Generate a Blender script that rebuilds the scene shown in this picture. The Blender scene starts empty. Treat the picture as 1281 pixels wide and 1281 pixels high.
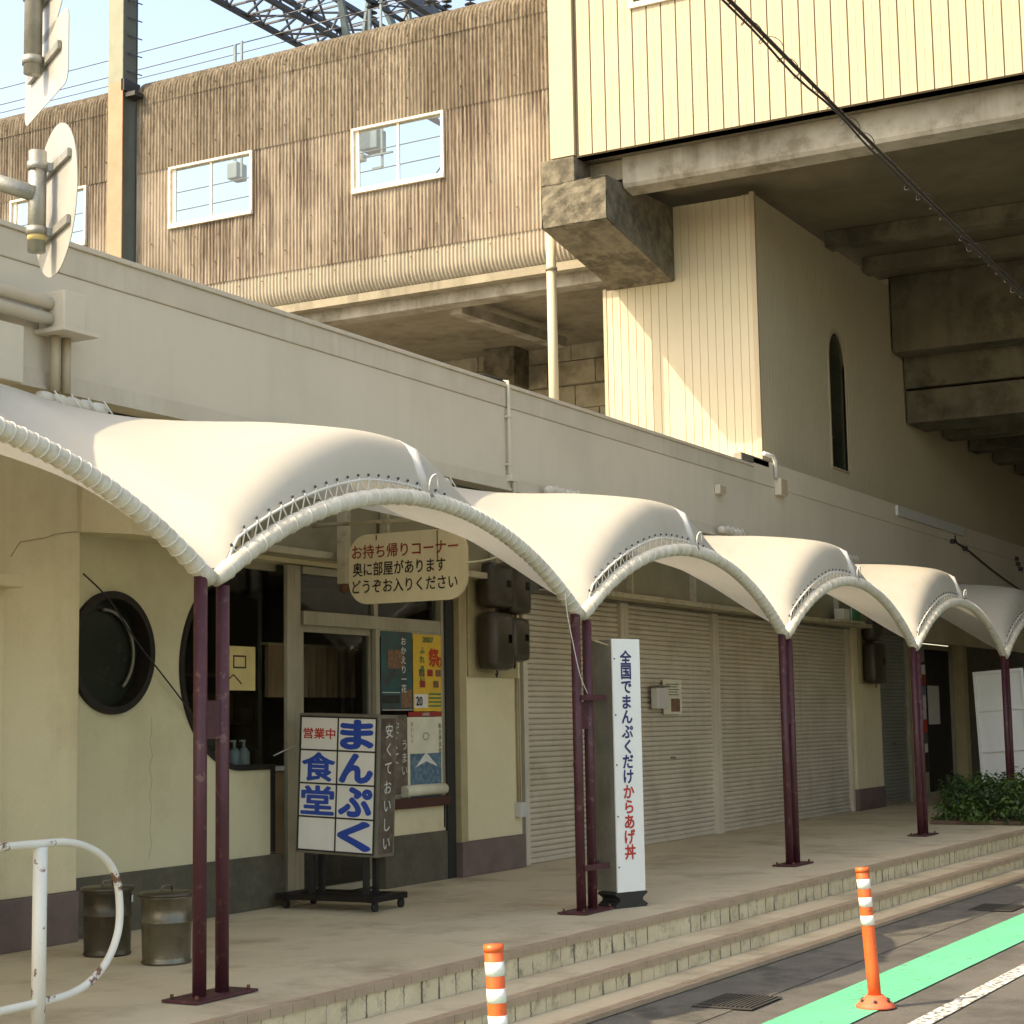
import bpy, bmesh, math, random
from mathutils import Vector, Matrix
from mathutils.geometry import tessellate_polygon
random.seed(7)
PI = math.pi; R = math.radians
S = bpy.context.scene
COL = S.collection

# ------------------------------------------------------------------ camera, sky, sun, exposure
cam_d = bpy.data.cameras.new("camera"); cam = bpy.data.objects.new("camera", cam_d); COL.objects.link(cam)
cam_d.sensor_width = 36; cam_d.lens = 36 * 2218.0 / 1281; cam_d.clip_start = 0.1; cam_d.clip_end = 2000
yaw, pitch, roll = 0.50247, 0.117994, -0.01736
f = Vector((math.cos(yaw) * math.cos(pitch), math.sin(yaw) * math.cos(pitch), math.sin(pitch)))
r = f.cross(Vector((0, 0, 1))).normalized(); u = r.cross(f)
r2 = math.cos(roll) * r + math.sin(roll) * u; u2 = -math.sin(roll) * r + math.cos(roll) * u
cam.matrix_world = Matrix.Translation((-7.3406, -5.9041, 1.3801)) @ Matrix((r2, u2, -f)).transposed().to_4x4()
S.camera = cam

to_sun = Vector((-0.78, 0.62, 1.0)).normalized()
W = bpy.data.worlds.new("World"); S.world = W; W.use_nodes = True
nt = W.node_tree; nt.nodes.clear()
sky = nt.nodes.new('ShaderNodeTexSky'); sky.sky_type = 'NISHITA'; sky.sun_disc = False
sky.sun_elevation = math.asin(to_sun.z); sky.sun_rotation = math.atan2(to_sun.x, to_sun.y)
sky.dust_density = 2.6; sky.air_density = 1.0
bg = nt.nodes.new('ShaderNodeBackground'); bg.inputs['Strength'].default_value = 0.15
wo = nt.nodes.new('ShaderNodeOutputWorld')
nt.links.new(sky.outputs[0], bg.inputs[0]); nt.links.new(bg.outputs[0], wo.inputs[0])
sd = bpy.data.lights.new("sun", 'SUN'); sd.energy = 2.0; sd.angle = R(0.5); sd.color = (1.0, 0.91, 0.76)
so = bpy.data.objects.new("sun", sd); COL.objects.link(so); so.location = (-10, 8, 20)
so.rotation_euler = to_sun.to_track_quat('Z', 'Y').to_euler()
S.view_settings.view_transform = 'Standard'; S.view_settings.look = 'None'
S.view_settings.exposure = 1.64; S.view_settings.gamma = 1
S.view_settings.use_white_balance = True; S.view_settings.white_balance_temperature = 8200; S.view_settings.white_balance_tint = 9

# ------------------------------------------------------------------ materials
def lk(t, a, b): t.links.new(a, b)
def mat(name, c1, c2=None, rough=0.7, scale=3.0, bump=0.0, bscale=60.0, metal=0.0, stain=None, streak=None,
        grain=0.0, detail=6, spec=0.5, trans=None, thr=(0.35, 0.65)):
    """c1/c2 mixed by noise; stain=(colour, amount, scale); streak=(colour, amount, horizontal scale) runs down the surface"""
    m = bpy.data.materials.new(name); m.use_nodes = True; t = m.node_tree
    p = t.nodes['Principled BSDF']; p.inputs['Roughness'].default_value = rough; p.inputs['Metallic'].default_value = metal
    p.inputs['Specular IOR Level'].default_value = spec
    g = t.nodes.new('ShaderNodeNewGeometry'); pos = g.outputs['Position']
    if c2 is None: c2 = tuple(v * 0.82 for v in c1)
    def noise(sc, det=detail, vec=None, rgh=0.6):
        n = t.nodes.new('ShaderNodeTexNoise'); n.inputs['Scale'].default_value = sc; n.inputs['Detail'].default_value = det
        n.inputs['Roughness'].default_value = rgh; lk(t, vec or pos, n.inputs['Vector']); return n.outputs['Fac']
    def ramp(x, a, b):
        q = t.nodes.new('ShaderNodeMapRange'); q.inputs['From Min'].default_value = a; q.inputs['From Max'].default_value = b
        lk(t, x, q.inputs['Value']); return q.outputs[0]
    def mix(fac, a, b):
        q = t.nodes.new('ShaderNodeMix'); q.data_type = 'RGBA'
        if isinstance(fac, float): q.inputs[0].default_value = fac
        else: lk(t, fac, q.inputs[0])
        for k, v in ((6, a), (7, b)):
            if isinstance(v, tuple): q.inputs[k].default_value = (*v, 1)
            else: lk(t, v, q.inputs[k])
        return q.outputs[2]
    def mul(x, y):
        q = t.nodes.new('ShaderNodeMath'); q.operation = 'MULTIPLY'; lk(t, x, q.inputs[0])
        if isinstance(y, (int, float)): q.inputs[1].default_value = y
        else: lk(t, y, q.inputs[1])
        return q.outputs[0]
    col = mix(ramp(noise(scale), *thr), c1, c2)
    if stain:
        lo_, hi_ = stain[3] if len(stain) > 3 else (0.52, 0.72)
        col = mix(mul(ramp(noise(stain[2], 8, None, 0.7), lo_, hi_), stain[1]), col, stain[0])
    if streak:
        mp = t.nodes.new('ShaderNodeMapping'); mp.inputs['Scale'].default_value = (streak[2], streak[2], streak[2] * 0.06)
        lk(t, pos, mp.inputs['Vector'])
        a = ramp(noise(1.0, 5, mp.outputs[0], 0.65), 0.48, 0.75)
        b = ramp(noise(0.55, 4), 0.35, 0.62)
        col = mix(mul(mul(a, b), streak[1]), col, streak[0])
    if grain:
        n = noise(140, 2)
        col = mix(mul(ramp(n, 0.3, 0.7), grain), col, tuple(v * 0.45 for v in c1))
    lk(t, col, p.inputs['Base Color'])
    if bump:
        bn = t.nodes.new('ShaderNodeBump'); bn.inputs['Strength'].default_value = bump; bn.inputs['Distance'].default_value = 0.01
        lk(t, noise(bscale, 5), bn.inputs['Height']); lk(t, bn.outputs[0], p.inputs['Normal'])
    # uneven gloss
    rr = t.nodes.new('ShaderNodeMapRange'); rr.inputs['To Min'].default_value = max(0, rough - 0.1); rr.inputs['To Max'].default_value = min(1, rough + 0.1)
    lk(t, noise(scale * 2.3, 3), rr.inputs['Value']); lk(t, rr.outputs[0], p.inputs['Roughness'])
    if trans:
        tr = t.nodes.new('ShaderNodeBsdfTranslucent'); lk(t, col, tr.inputs['Color'])
        ms = t.nodes.new('ShaderNodeMixShader'); ms.inputs[0].default_value = trans
        lk(t, p.outputs[0], ms.inputs[1]); lk(t, tr.outputs[0], ms.inputs[2])
        lk(t, ms.outputs[0], t.nodes['Material Output'].inputs['Surface'])
    return m

def glassmat(name, tint=(0.9, 0.95, 0.95), rough=0.02, clear=0.85):
    m = bpy.data.materials.new(name); m.use_nodes = True; t = m.node_tree
    t.nodes.remove(t.nodes['Principled BSDF'])
    gl = t.nodes.new('ShaderNodeBsdfGlossy'); gl.inputs['Roughness'].default_value = rough
    tb = t.nodes.new('ShaderNodeBsdfTransparent'); tb.inputs['Color'].default_value = (*[v * clear for v in tint], 1)
    fr = t.nodes.new('ShaderNodeFresnel'); 
    gm = t.nodes.new('ShaderNodeNewGeometry'); mi_ = t.nodes.new('ShaderNodeMix')          # same index on both faces of the thin pane
    mi_.inputs[2].default_value = 1.35; mi_.inputs[3].default_value = 1 / 1.35
    lk(t, gm.outputs['Backfacing'], mi_.inputs[0]); lk(t, mi_.outputs[0], fr.inputs['IOR'])
    ms = t.nodes.new('ShaderNodeMixShader')
    lk(t, fr.outputs[0], ms.inputs[0]); lk(t, tb.outputs[0], ms.inputs[1]); lk(t, gl.outputs[0], ms.inputs[2])
    lk(t, ms.outputs[0], t.nodes['Material Output'].inputs['Surface'])
    return m

M = {}
M['asphalt'] = mat('asphalt', (0.115, 0.108, 0.095), (0.155, 0.147, 0.13), 0.92, 1.2, 0.9, 90, grain=0.7, stain=((0.05, 0.048, 0.044), 0.75, 0.7, (0.5, 0.6)))
M['gutter'] = mat('gutter', (0.11, 0.105, 0.09), (0.165, 0.155, 0.13), 0.9, 1.8, 0.8, 90, grain=0.6, stain=((0.05, 0.047, 0.038), 0.8, 2.2, (0.5, 0.62)))
M['concrete_floor'] = mat('concrete_floor', (0.70, 0.59, 0.405), (0.55, 0.455, 0.30), 0.85, 0.8, 0.35, 150, grain=0.28,
                          stain=((0.30, 0.225, 0.135), 0.75, 1.1, (0.50, 0.68)), thr=(0.3, 0.7))
M['tile_nosing'] = mat('tile_nosing', (0.45, 0.335, 0.225), (0.37, 0.27, 0.175), 0.7, 5, 0.2, 200, grain=0.3)
M['rust'] = mat('rust', (0.16, 0.07, 0.03), (0.08, 0.04, 0.02), 0.9, 12, 0.5, 80)
M['plaster'] = mat('plaster', (0.76, 0.66, 0.43), (0.70, 0.60, 0.385), 0.88, 0.9, 0.35, 110, stain=((0.55, 0.45, 0.26), 0.55, 1.1, (0.5, 0.68)), streak=((0.50, 0.40, 0.23), 0.4, 4), grain=0.15)
M['plaster_green'] = mat('plaster_green', (0.68, 0.62, 0.40), (0.60, 0.545, 0.345), 0.9, 0.9, 0.6, 160, stain=((0.50, 0.43, 0.26), 0.6, 0.9, (0.5, 0.68)), streak=((0.46, 0.39, 0.24), 0.4, 4), grain=0.25)
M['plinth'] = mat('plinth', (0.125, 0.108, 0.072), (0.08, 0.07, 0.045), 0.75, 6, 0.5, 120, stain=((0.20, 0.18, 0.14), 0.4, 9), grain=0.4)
M['plinth_mauve'] = mat('plinth_mauve', (0.20, 0.135, 0.115), (0.155, 0.105, 0.09), 0.7, 4, 0.3, 120, stain=((0.10, 0.08, 0.065), 0.5, 4), grain=0.3)
M['fascia'] = mat('fascia', (0.62, 0.56, 0.435), (0.58, 0.52, 0.40), 0.6, 0.5, 0.12, 60, streak=((0.46, 0.41, 0.31), 0.35, 5), stain=((0.50, 0.445, 0.34), 0.5, 0.5, (0.5, 0.70)))
M['fascia_trim'] = mat('fascia_trim', (0.58, 0.52, 0.40), (0.52, 0.46, 0.35), 0.6, 2, 0.2, 60, streak=((0.36, 0.31, 0.22), 0.5, 8))
M['fascia_old'] = mat('fascia_old', (0.40, 0.38, 0.33), (0.32, 0.31, 0.28), 0.8, 2, 0.3, 60, streak=((0.2, 0.18, 0.15), 0.6, 6))
M['siding'] = mat('siding', (0.43, 0.355, 0.235), (0.405, 0.33, 0.22), 0.55, 0.6, 0.1, 40, streak=((0.50, 0.42, 0.26), 0.3, 6))
M['siding_tower'] = mat('siding_tower', (0.53, 0.465, 0.325), (0.49, 0.43, 0.295), 0.6, 0.7, 0.15, 50, streak=((0.45, 0.38, 0.25), 0.35, 5))
M['slate'] = None
M['concrete'] = mat('concrete', (0.33, 0.295, 0.22), (0.24, 0.215, 0.155), 0.9, 1.4, 0.7, 40, stain=((0.12, 0.105, 0.07), 0.7, 1.2), streak=((0.09, 0.08, 0.055), 0.85, 4), grain=0.3)
M['concrete_rough'] = mat('concrete_rough', (0.22, 0.195, 0.14), (0.11, 0.10, 0.07), 0.95, 7, 1.0, 22, stain=((0.045, 0.038, 0.024), 0.85, 2.6, (0.48, 0.60)), grain=0.5)
M['concrete_pale'] = mat('concrete_pale', (0.36, 0.34, 0.285), (0.25, 0.235, 0.19), 0.85, 2, 0.4, 60, streak=((0.10, 0.085, 0.055), 0.9, 3), stain=((0.12, 0.10, 0.065), 0.7, 1.6, (0.50, 0.64)))
M['block'] = mat('block', (0.46, 0.42, 0.32), (0.36, 0.33, 0.24), 0.9, 3, 0.5, 60, stain=((0.13, 0.115, 0.075), 0.8, 1.0, (0.46, 0.62)), grain=0.3)
M['fabric'] = mat('fabric', (0.60, 0.575, 0.50), (0.575, 0.55, 0.475), 0.5, 0.7, 0.15, 8, streak=((0.42, 0.38, 0.29), 0.35, 6), trans=0.30, stain=((0.60, 0.55, 0.44), 0.4, 1.5))
M['rope'] = mat('rope', (0.70, 0.655, 0.54), (0.58, 0.53, 0.42), 0.7, 9, 0.4, 120, stain=((0.34, 0.29, 0.2), 0.6, 10))
M['cord'] = mat('cord', (0.72, 0.70, 0.62), None, 0.7)
M['maroon'] = mat('maroon', (0.085, 0.018, 0.026), (0.06, 0.014, 0.02), 0.5, 6, 0.15, 80, stain=((0.20, 0.11, 0.08), 0.6, 14, (0.57, 0.64)))
M['aluminium'] = mat('aluminium', (0.42, 0.385, 0.29), (0.34, 0.31, 0.23), 0.4, 3, 0.1, 80, metal=0.35, streak=((0.18, 0.15, 0.1), 0.5, 14))
M['darkwood'] = mat('darkwood', (0.022, 0.016, 0.012), (0.014, 0.011, 0.009), 0.6, 5, spec=0.25)
M['porthole_glass'] = mat('porthole_glass', (0.018, 0.024, 0.014), (0.012, 0.016, 0.01), 0.25, 1.5, spec=0.3)
M['darkred'] = mat('darkred', (0.07, 0.02, 0.015), None, 0.5, 5)
M['interior'] = mat('interior', (0.22, 0.17, 0.11), (0.14, 0.11, 0.07), 0.8, 2)
M['wood_int'] = mat('wood_int', (0.34, 0.20, 0.10), (0.22, 0.13, 0.06), 0.6, 3)
M['glass'] = glassmat('glass', clear=0.85)
M['glass_clear'] = glassmat('glass_clear', clear=0.97)
M['glass_dark'] = glassmat('glass_dark', (0.55, 0.6, 0.5), 0.04, 0.35)
M['shutter'] = mat('shutter', (0.62, 0.545, 0.435), (0.54, 0.47, 0.37), 0.55, 1.2, 0.1, 60, stain=((0.40, 0.33, 0.24), 0.5, 1.6, (0.5, 0.66)), streak=((0.36, 0.29, 0.21), 0.5, 5))
M['shutter_grey'] = mat('shutter_grey', (0.34, 0.345, 0.30), (0.28, 0.285, 0.25), 0.4, 1.2, 0.1, 60, metal=0.3)
M['meter'] = mat('meter', (0.055, 0.043, 0.027), (0.04, 0.032, 0.02), 0.35, 4)
M['board_tan'] = mat('board_tan', (0.42, 0.34, 0.19), None, 0.8, 4)
M['rusty_white'] = mat('rusty_white', (0.50, 0.44, 0.30), (0.42, 0.36, 0.24), 0.7, 5, 0.3, 60, stain=((0.19, 0.09, 0.04), 0.75, 8))
M['band_panel'] = mat('band_panel', (0.27, 0.235, 0.14), (0.22, 0.19, 0.11), 0.45, 2, stain=((0.36, 0.30, 0.18), 0.4, 3))
M['sign_cream'] = mat('sign_cream', (0.74, 0.66, 0.46), (0.69, 0.61, 0.42), 0.6, 2, 0.1, 60, streak=((0.35, 0.2, 0.1), 0.4, 9))
M['sign_white'] = mat('sign_white', (0.80, 0.79, 0.75), (0.76, 0.75, 0.70), 0.35, 2, streak=((0.6, 0.56, 0.46), 0.3, 12))
M['sign_grey'] = mat('sign_grey', (0.60, 0.58, 0.55), (0.56, 0.54, 0.5), 0.35, 2)
M['weathered'] = mat('weathered', (0.23, 0.21, 0.165), (0.15, 0.135, 0.10), 0.6, 3, 0.3, 60, metal=0.2, streak=((0.32, 0.29, 0.23), 0.8, 7))
M['ink_red'] = mat('ink_red', (0.55, 0.035, 0.02), None, 0.5, 4)
M['ink_darkred'] = mat('ink_darkred', (0.33, 0.03, 0.02), None, 0.5, 4)
M['ink_blue'] = mat('ink_blue', (0.015, 0.07, 0.42), None, 0.4, 4)
M['ink_navy'] = mat('ink_navy', (0.02, 0.02, 0.13), None, 0.5, 4)
M['ink_black'] = mat('ink_black', (0.025, 0.02, 0.018), None, 0.5, 4)
M['ink_white'] = mat('ink_white', (0.75, 0.72, 0.66), None, 0.6, 4)
M['black'] = mat('black', (0.02, 0.019, 0.017), None, 0.6, 4)
M['sign_brown'] = mat('sign_brown', (0.085, 0.055, 0.04), (0.14, 0.11, 0.085), 0.5, 4, stain=((0.3, 0.26, 0.2), 0.5, 8))
M['tin'] = mat('tin', (0.22, 0.20, 0.15), (0.15, 0.13, 0.095), 0.35, 5, 0.2, 60, metal=0.75, stain=((0.10, 0.07, 0.04), 0.6, 7), streak=((0.30, 0.27, 0.2), 0.6, 12))
M['tin_dark'] = mat('tin_dark', (0.10, 0.085, 0.06), (0.07, 0.06, 0.04), 0.4, 5, 0.2, 60, metal=0.6, stain=((0.2, 0.15, 0.09), 0.5, 9))
M['rail_white'] = mat('rail_white', (0.74, 0.72, 0.64), (0.68, 0.65, 0.56), 0.45, 4, 0.2, 90, stain=((0.16, 0.055, 0.02), 0.95, 7, (0.585, 0.62)))
M['galv'] = mat('galv', (0.33, 0.33, 0.30), (0.24, 0.24, 0.21), 0.45, 8, 0.2, 80, metal=0.5, stain=((0.45, 0.45, 0.42), 0.5, 14))
M['sign_back'] = mat('sign_back', (0.42, 0.415, 0.39), (0.35, 0.345, 0.32), 0.45, 5, metal=0.25, stain=((0.3, 0.29, 0.25), 0.5, 6))
M['orange'] = mat('orange', (0.85, 0.135, 0.03), (0.78, 0.12, 0.03), 0.45, 6, stain=((0.22, 0.07, 0.035), 0.6, 11, (0.57, 0.64)))
M['reflect'] = mat('reflect', (0.85, 0.83, 0.78), (0.80, 0.76, 0.70), 0.3, 25)
M['base_orange'] = mat('base_orange', (0.75, 0.14, 0.06), (0.6, 0.12, 0.06), 0.6, 8)
M['green'] = mat('green', (0.11, 0.54, 0.31), (0.095, 0.48, 0.27), 0.7, 2.2, 0.5, 110, stain=((0.13, 0.20, 0.14), 0.85, 11, (0.585, 0.64)), grain=0.35)
M['mast'] = mat('mast', (0.24, 0.25, 0.18), (0.20, 0.21, 0.15), 0.6, 4, streak=((0.18, 0.17, 0.1), 0.5, 8))
M['mast_orange'] = mat('mast_orange', (0.50, 0.25, 0.155), (0.44, 0.21, 0.13), 0.7, 3, streak=((0.36, 0.22, 0.14), 0.3, 6), stain=((0.30, 0.14, 0.08), 0.4, 5))
M['mast_dark'] = mat('mast_dark', (0.07, 0.08, 0.06), None, 0.6, 4)
M['steel_dark'] = mat('steel_dark', (0.045, 0.055, 0.07), (0.03, 0.035, 0.045), 0.5, 6)
M['steel_blue'] = mat('steel_blue', (0.16, 0.22, 0.24), (0.12, 0.17, 0.19), 0.5, 4)
M['wire'] = mat('wire', (0.10, 0.11, 0.13), None, 0.5)
M['cable'] = mat('cable', (0.02, 0.016, 0.014), None, 0.5)
M['window_white'] = mat('window_white', (0.78, 0.72, 0.60), (0.70, 0.62, 0.48), 0.6, 6, stain=((0.35, 0.28, 0.18), 0.6, 14))
M['leaf'] = mat('leaf', (0.045, 0.10, 0.022), (0.10, 0.17, 0.03), 0.5, 5, trans=0.25)
M['leaf_dark'] = mat('leaf_dark', (0.02, 0.05, 0.015), (0.04, 0.08, 0.02), 0.5, 5, trans=0.2)
M['soil'] = mat('soil', (0.06, 0.04, 0.025), None, 0.95, 8)
M['brick_edge'] = mat('brick_edge', (0.16, 0.10, 0.07), (0.12, 0.07, 0.05), 0.85, 8)
M['teal'] = mat('poster_teal', (0.02, 0.10, 0.10), (0.05, 0.045, 0.05), 0.4, 7)
M['yellow'] = mat('poster_yellow', (0.70, 0.45, 0.06), (0.62, 0.36, 0.05), 0.4, 12)
M['paper'] = mat('paper', (0.70, 0.66, 0.50), (0.62, 0.58, 0.44), 0.7, 5)
M['paper_yellow'] = mat('paper_yellow', (0.62, 0.50, 0.22), None, 0.7, 5)
M['photo_blue'] = mat('photo_blue', (0.04, 0.10, 0.17), (0.16, 0.25, 0.30), 0.4, 25)
M['photo_brown'] = mat('photo_brown', (0.14, 0.06, 0.035), (0.25, 0.15, 0.09), 0.4, 30)
M['bottle'] = mat('bottle_plastic', (0.55, 0.60, 0.60), (0.45, 0.5, 0.5), 0.25, 5)
M['box_green'] = mat('box_green', (0.05, 0.20, 0.08), None, 0.6, 5)
M['grate'] = mat('grate', (0.045, 0.042, 0.036), None, 0.7, 8)
M['white_line'] = mat('white_line', (0.70, 0.69, 0.64), (0.10, 0.095, 0.085), 0.8, 26, 0.5, 90, thr=(0.46, 0.56), detail=9)
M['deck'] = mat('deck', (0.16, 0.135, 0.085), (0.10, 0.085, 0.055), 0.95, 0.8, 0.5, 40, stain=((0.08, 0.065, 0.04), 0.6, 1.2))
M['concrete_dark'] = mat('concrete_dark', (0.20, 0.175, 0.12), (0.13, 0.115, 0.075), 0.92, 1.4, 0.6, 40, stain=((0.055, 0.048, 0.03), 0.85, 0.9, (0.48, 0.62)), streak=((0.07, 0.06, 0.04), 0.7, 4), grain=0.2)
M['roof'] = mat('roof', (0.30, 0.28, 0.24), None, 0.9, 2)
M['riser'] = None

def riser_mat():
    """pale concrete tiles with black run-off marks at the joints"""
    m = mat('riser', (0.72, 0.61, 0.41), (0.58, 0.485, 0.31), 0.85, 4, 0.5, 90, stain=((0.10, 0.085, 0.055), 0.85, 9), grain=0.25)
    t = m.node_tree; p = t.nodes['Principled BSDF']; src = p.inputs['Base Color'].links[0].from_socket
    g = t.nodes.new('ShaderNodeNewGeometry'); sx = t.nodes.new('ShaderNodeSeparateXYZ'); lk(t, g.outputs['Position'], sx.inputs[0])
    def mth(op, a, b=None):
        q = t.nodes.new('ShaderNodeMath'); q.operation = op
        for i, v in enumerate((a, b)):
            if v is None: continue
            if isinstance(v, (int, float)): q.inputs[i].default_value = v
            else: lk(t, v, q.inputs[i])
        return q.outputs[0]
    n = t.nodes.new('ShaderNodeTexNoise'); n.inputs['Scale'].default_value = 9; n.inputs['Detail'].default_value = 4
    wob = mth('MULTIPLY', mth('SUBTRACT', n.outputs['Fac'], 0.5), 0.03)
    fx = mth('FRACT', mth('DIVIDE', mth('ADD', sx.outputs['X'], wob), 0.178))
    d = mth('MULTIPLY', mth('ABSOLUTE', mth('SUBTRACT', fx, 0.5)), 0.178)          # 0.089 at joint
    n2 = t.nodes.new('ShaderNodeTexNoise'); n2.inputs['Scale'].default_value = 3.1; n2.inputs['Detail'].default_value = 6
    lk(t, g.outputs['Position'], n2.inputs['Vector'])
    width = mth('MULTIPLY', mth('POWER', n2.outputs['Fac'], 2.5), 0.06)
    near = mth('SUBTRACT', 0.091, width)
    fac = t.nodes.new('ShaderNodeMapRange'); lk(t, mth('SUBTRACT', d, near), fac.inputs['Value'])
    fac.inputs['From Min'].default_value = 0.0; fac.inputs['From Max'].default_value = 0.006; fac.inputs['To Max'].default_value = 0.85
    mx = t.nodes.new('ShaderNodeMix'); mx.data_type = 'RGBA'; lk(t, fac.outputs[0], mx.inputs[0]); lk(t, src, mx.inputs[6])
    mx.inputs[7].default_value = (0.05, 0.042, 0.028, 1); lk(t, mx.outputs[2], p.inputs['Base Color'])
    return m
M['riser'] = riser_mat()

def slate_mat():
    """weathered corrugated cement sheet: tan, black run-off streaks, mossy towards the exposed top"""
    m = bpy.data.materials.new('slate'); m.use_nodes = True; t = m.node_tree; p = t.nodes['Principled BSDF']
    p.inputs['Roughness'].default_value = 0.92
    g = t.nodes.new('ShaderNodeNewGeometry'); pos = g.outputs['Position']
    def noise(sc, det, scale3, rgh=0.65):
        mp = t.nodes.new('ShaderNodeMapping'); mp.inputs['Scale'].default_value = scale3; lk(t, pos, mp.inputs['Vector'])
        n = t.nodes.new('ShaderNodeTexNoise'); n.inputs['Scale'].default_value = sc; n.inputs['Detail'].default_value = det
        n.inputs['Roughness'].default_value = rgh; lk(t, mp.outputs[0], n.inputs['Vector']); return n.outputs['Fac']
    def rng(x, a, b, lo=0, hi=1):
        q = t.nodes.new('ShaderNodeMapRange'); q.inputs['From Min'].default_value = a; q.inputs['From Max'].default_value = b
        q.inputs['To Min'].default_value = lo; q.inputs['To Max'].default_value = hi; lk(t, x, q.inputs['Value']); return q.outputs[0]
    def mul(a, b):
        q = t.nodes.new('ShaderNodeMath'); q.operation = 'MULTIPLY'; lk(t, a, q.inputs[0]); lk(t, b, q.inputs[1]); return q.outputs[0]
    def add(a, b):
        q = t.nodes.new('ShaderNodeMath'); q.operation = 'ADD'; q.use_clamp = True; lk(t, a, q.inputs[0]); lk(t, b, q.inputs[1]); return q.outputs[0]
    def mix(fc, a, b):
        q = t.nodes.new('ShaderNodeMix'); q.data_type = 'RGBA'; lk(t, fc, q.inputs[0])
        for k, v in ((6, a), (7, b)):
            if isinstance(v, tuple): q.inputs[k].default_value = (*v, 1)
            else: lk(t, v, q.inputs[k])
        return q.outputs[2]
    sx = t.nodes.new('ShaderNodeSeparateXYZ'); lk(t, pos, sx.inputs[0]); z = sx.outputs['Z']
    col = mix(rng(noise(1.2, 6, (1, 1, 1)), 0.35, 0.65), (0.335, 0.285, 0.22), (0.245, 0.20, 0.15))
    # wide soft patches, long run-off streaks, rib-sized grit, moss on the exposed top rows
    patch = rng(noise(0.55, 4, (1, 1, 0.55)), 0.42, 0.58)
    stre = rng(noise(1.0, 5, (7, 7, 0.35), 0.7), 0.42, 0.58)
    fine = rng(noise(1.0, 5, (30, 30, 1.6), 0.75), 0.46, 0.56)
    col = mix(rng(mul(stre, patch), 0, 1, 0, 0.75), col, (0.095, 0.062, 0.040))
    col = mix(rng(mul(fine, add(patch, rng(stre, 0, 1, 0, 0.5))), 0, 1, 0, 0.75), col, (0.055, 0.038, 0.026))
    rows = add(rng(z, 10.19, 10.21, 0.0, 0.55), rng(z, 11.34, 11.36, 0, 0.25))
    col = mix(mul(rows, rng(noise(0.9, 6, (1.2, 1.2, 0.5)), 0.30, 0.55)), col, (0.12, 0.095, 0.06))
    moss = rng(noise(1.0, 7, (16, 16, 5), 0.8), 0.47, 0.57)
    top = rng(z, 9.7, 11.6, 0.1, 1.0)
    col = mix(rng(mul(moss, top), 0, 1, 0, 0.85), col, (0.05, 0.04, 0.022))
    pale = rng(noise(1.0, 4, (20, 20, 0.8), 0.6), 0.55, 0.65)
    col = mix(rng(pale, 0, 1, 0, 0.25), col, (0.46, 0.40, 0.31))
    low = rng(z, 8.22, 8.16, 0, 0.6)
    col = mix(low, col, (0.36, 0.33, 0.255))
    lk(t, col, p.inputs['Base Color'])
    bn = t.nodes.new('ShaderNodeBump'); bn.inputs['Strength'].default_value = 0.6; bn.inputs['Distance'].default_value = 0.01
    lk(t, noise(30, 6, (1, 1, 1)), bn.inputs['Height']); lk(t, bn.outputs[0], p.inputs['Normal'])
    return m
M['slate'] = slate_mat()

# ------------------------------------------------------------------ mesh helpers
BASE = {}
def empty(name, loc, label, cat, group=None):
    o = bpy.data.objects.new(name, None); COL.objects.link(o); o.location = loc; o.empty_display_size = 0.1
    o['label'] = label; o['category'] = cat
    if group: o['group'] = group
    BASE[o.name] = Vector(loc); return o
def obj(name, bm, m, parent=None, smooth=False, label=None, cat=None, group=None, kind=None, origin=None):
    """link a bmesh built in world coordinates as one mesh object"""
    me = bpy.data.meshes.new(name)
    base = BASE[parent.name] if parent is not None else Vector(origin or (0, 0, 0))
    bmesh.ops.translate(bm, verts=bm.verts, vec=-base)
    bm.normal_update(); bm.to_mesh(me); bm.free()
    for k in (m if isinstance(m, (list, tuple)) else [m]): me.materials.append(M[k])
    if smooth:
        for p in me.polygons: p.use_smooth = True
    o = bpy.data.objects.new(name, me); COL.objects.link(o)
    if parent is not None: o.parent = parent
    else: o.location = base
    BASE[o.name] = base
    if label: o['label'] = label
    if cat: o['category'] = cat
    if group: o['group'] = group
    if kind: o['kind'] = kind
    return o
def nb(): return bmesh.new()
def box(bm, x0, x1, y0, y1, z0, z1, bev=0.0, mi=0):
    vs = [bm.verts.new((x, y, z)) for x in (x0, x1) for y in (y0, y1) for z in (z0, z1)]
    fs = [bm.faces.new([vs[i] for i in q]) for q in ((0, 1, 3, 2), (4, 6, 7, 5), (0, 4, 5, 1), (2, 3, 7, 6), (0, 2, 6, 4), (1, 5, 7, 3))]
    for f_ in fs: f_.material_index = mi
    if bev:
        es = list({e for f_ in fs for e in f_.edges})
        bmesh.ops.bevel(bm, geom=es, offset=bev, segments=2, affect='EDGES', profile=0.6)
    return vs
def tbox(bm, sx, sy, sz, mtx, bev=0.0):
    b = bmesh.new(); box(b, -sx / 2, sx / 2, -sy / 2, sy / 2, -sz / 2, sz / 2, bev); merge(bm, b, mtx)
def merge(bm, b, mtx=None, mi=None):
    if mtx is not None: bmesh.ops.transform(b, matrix=mtx, verts=b.verts)
    mp = {v: bm.verts.new(v.co) for v in b.verts}
    for f_ in b.faces:
        try: nf = bm.faces.new([mp[v] for v in f_.verts])
        except ValueError: continue
        nf.material_index = f_.material_index if mi is None else mi; nf.smooth = f_.smooth
    b.free()
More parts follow.
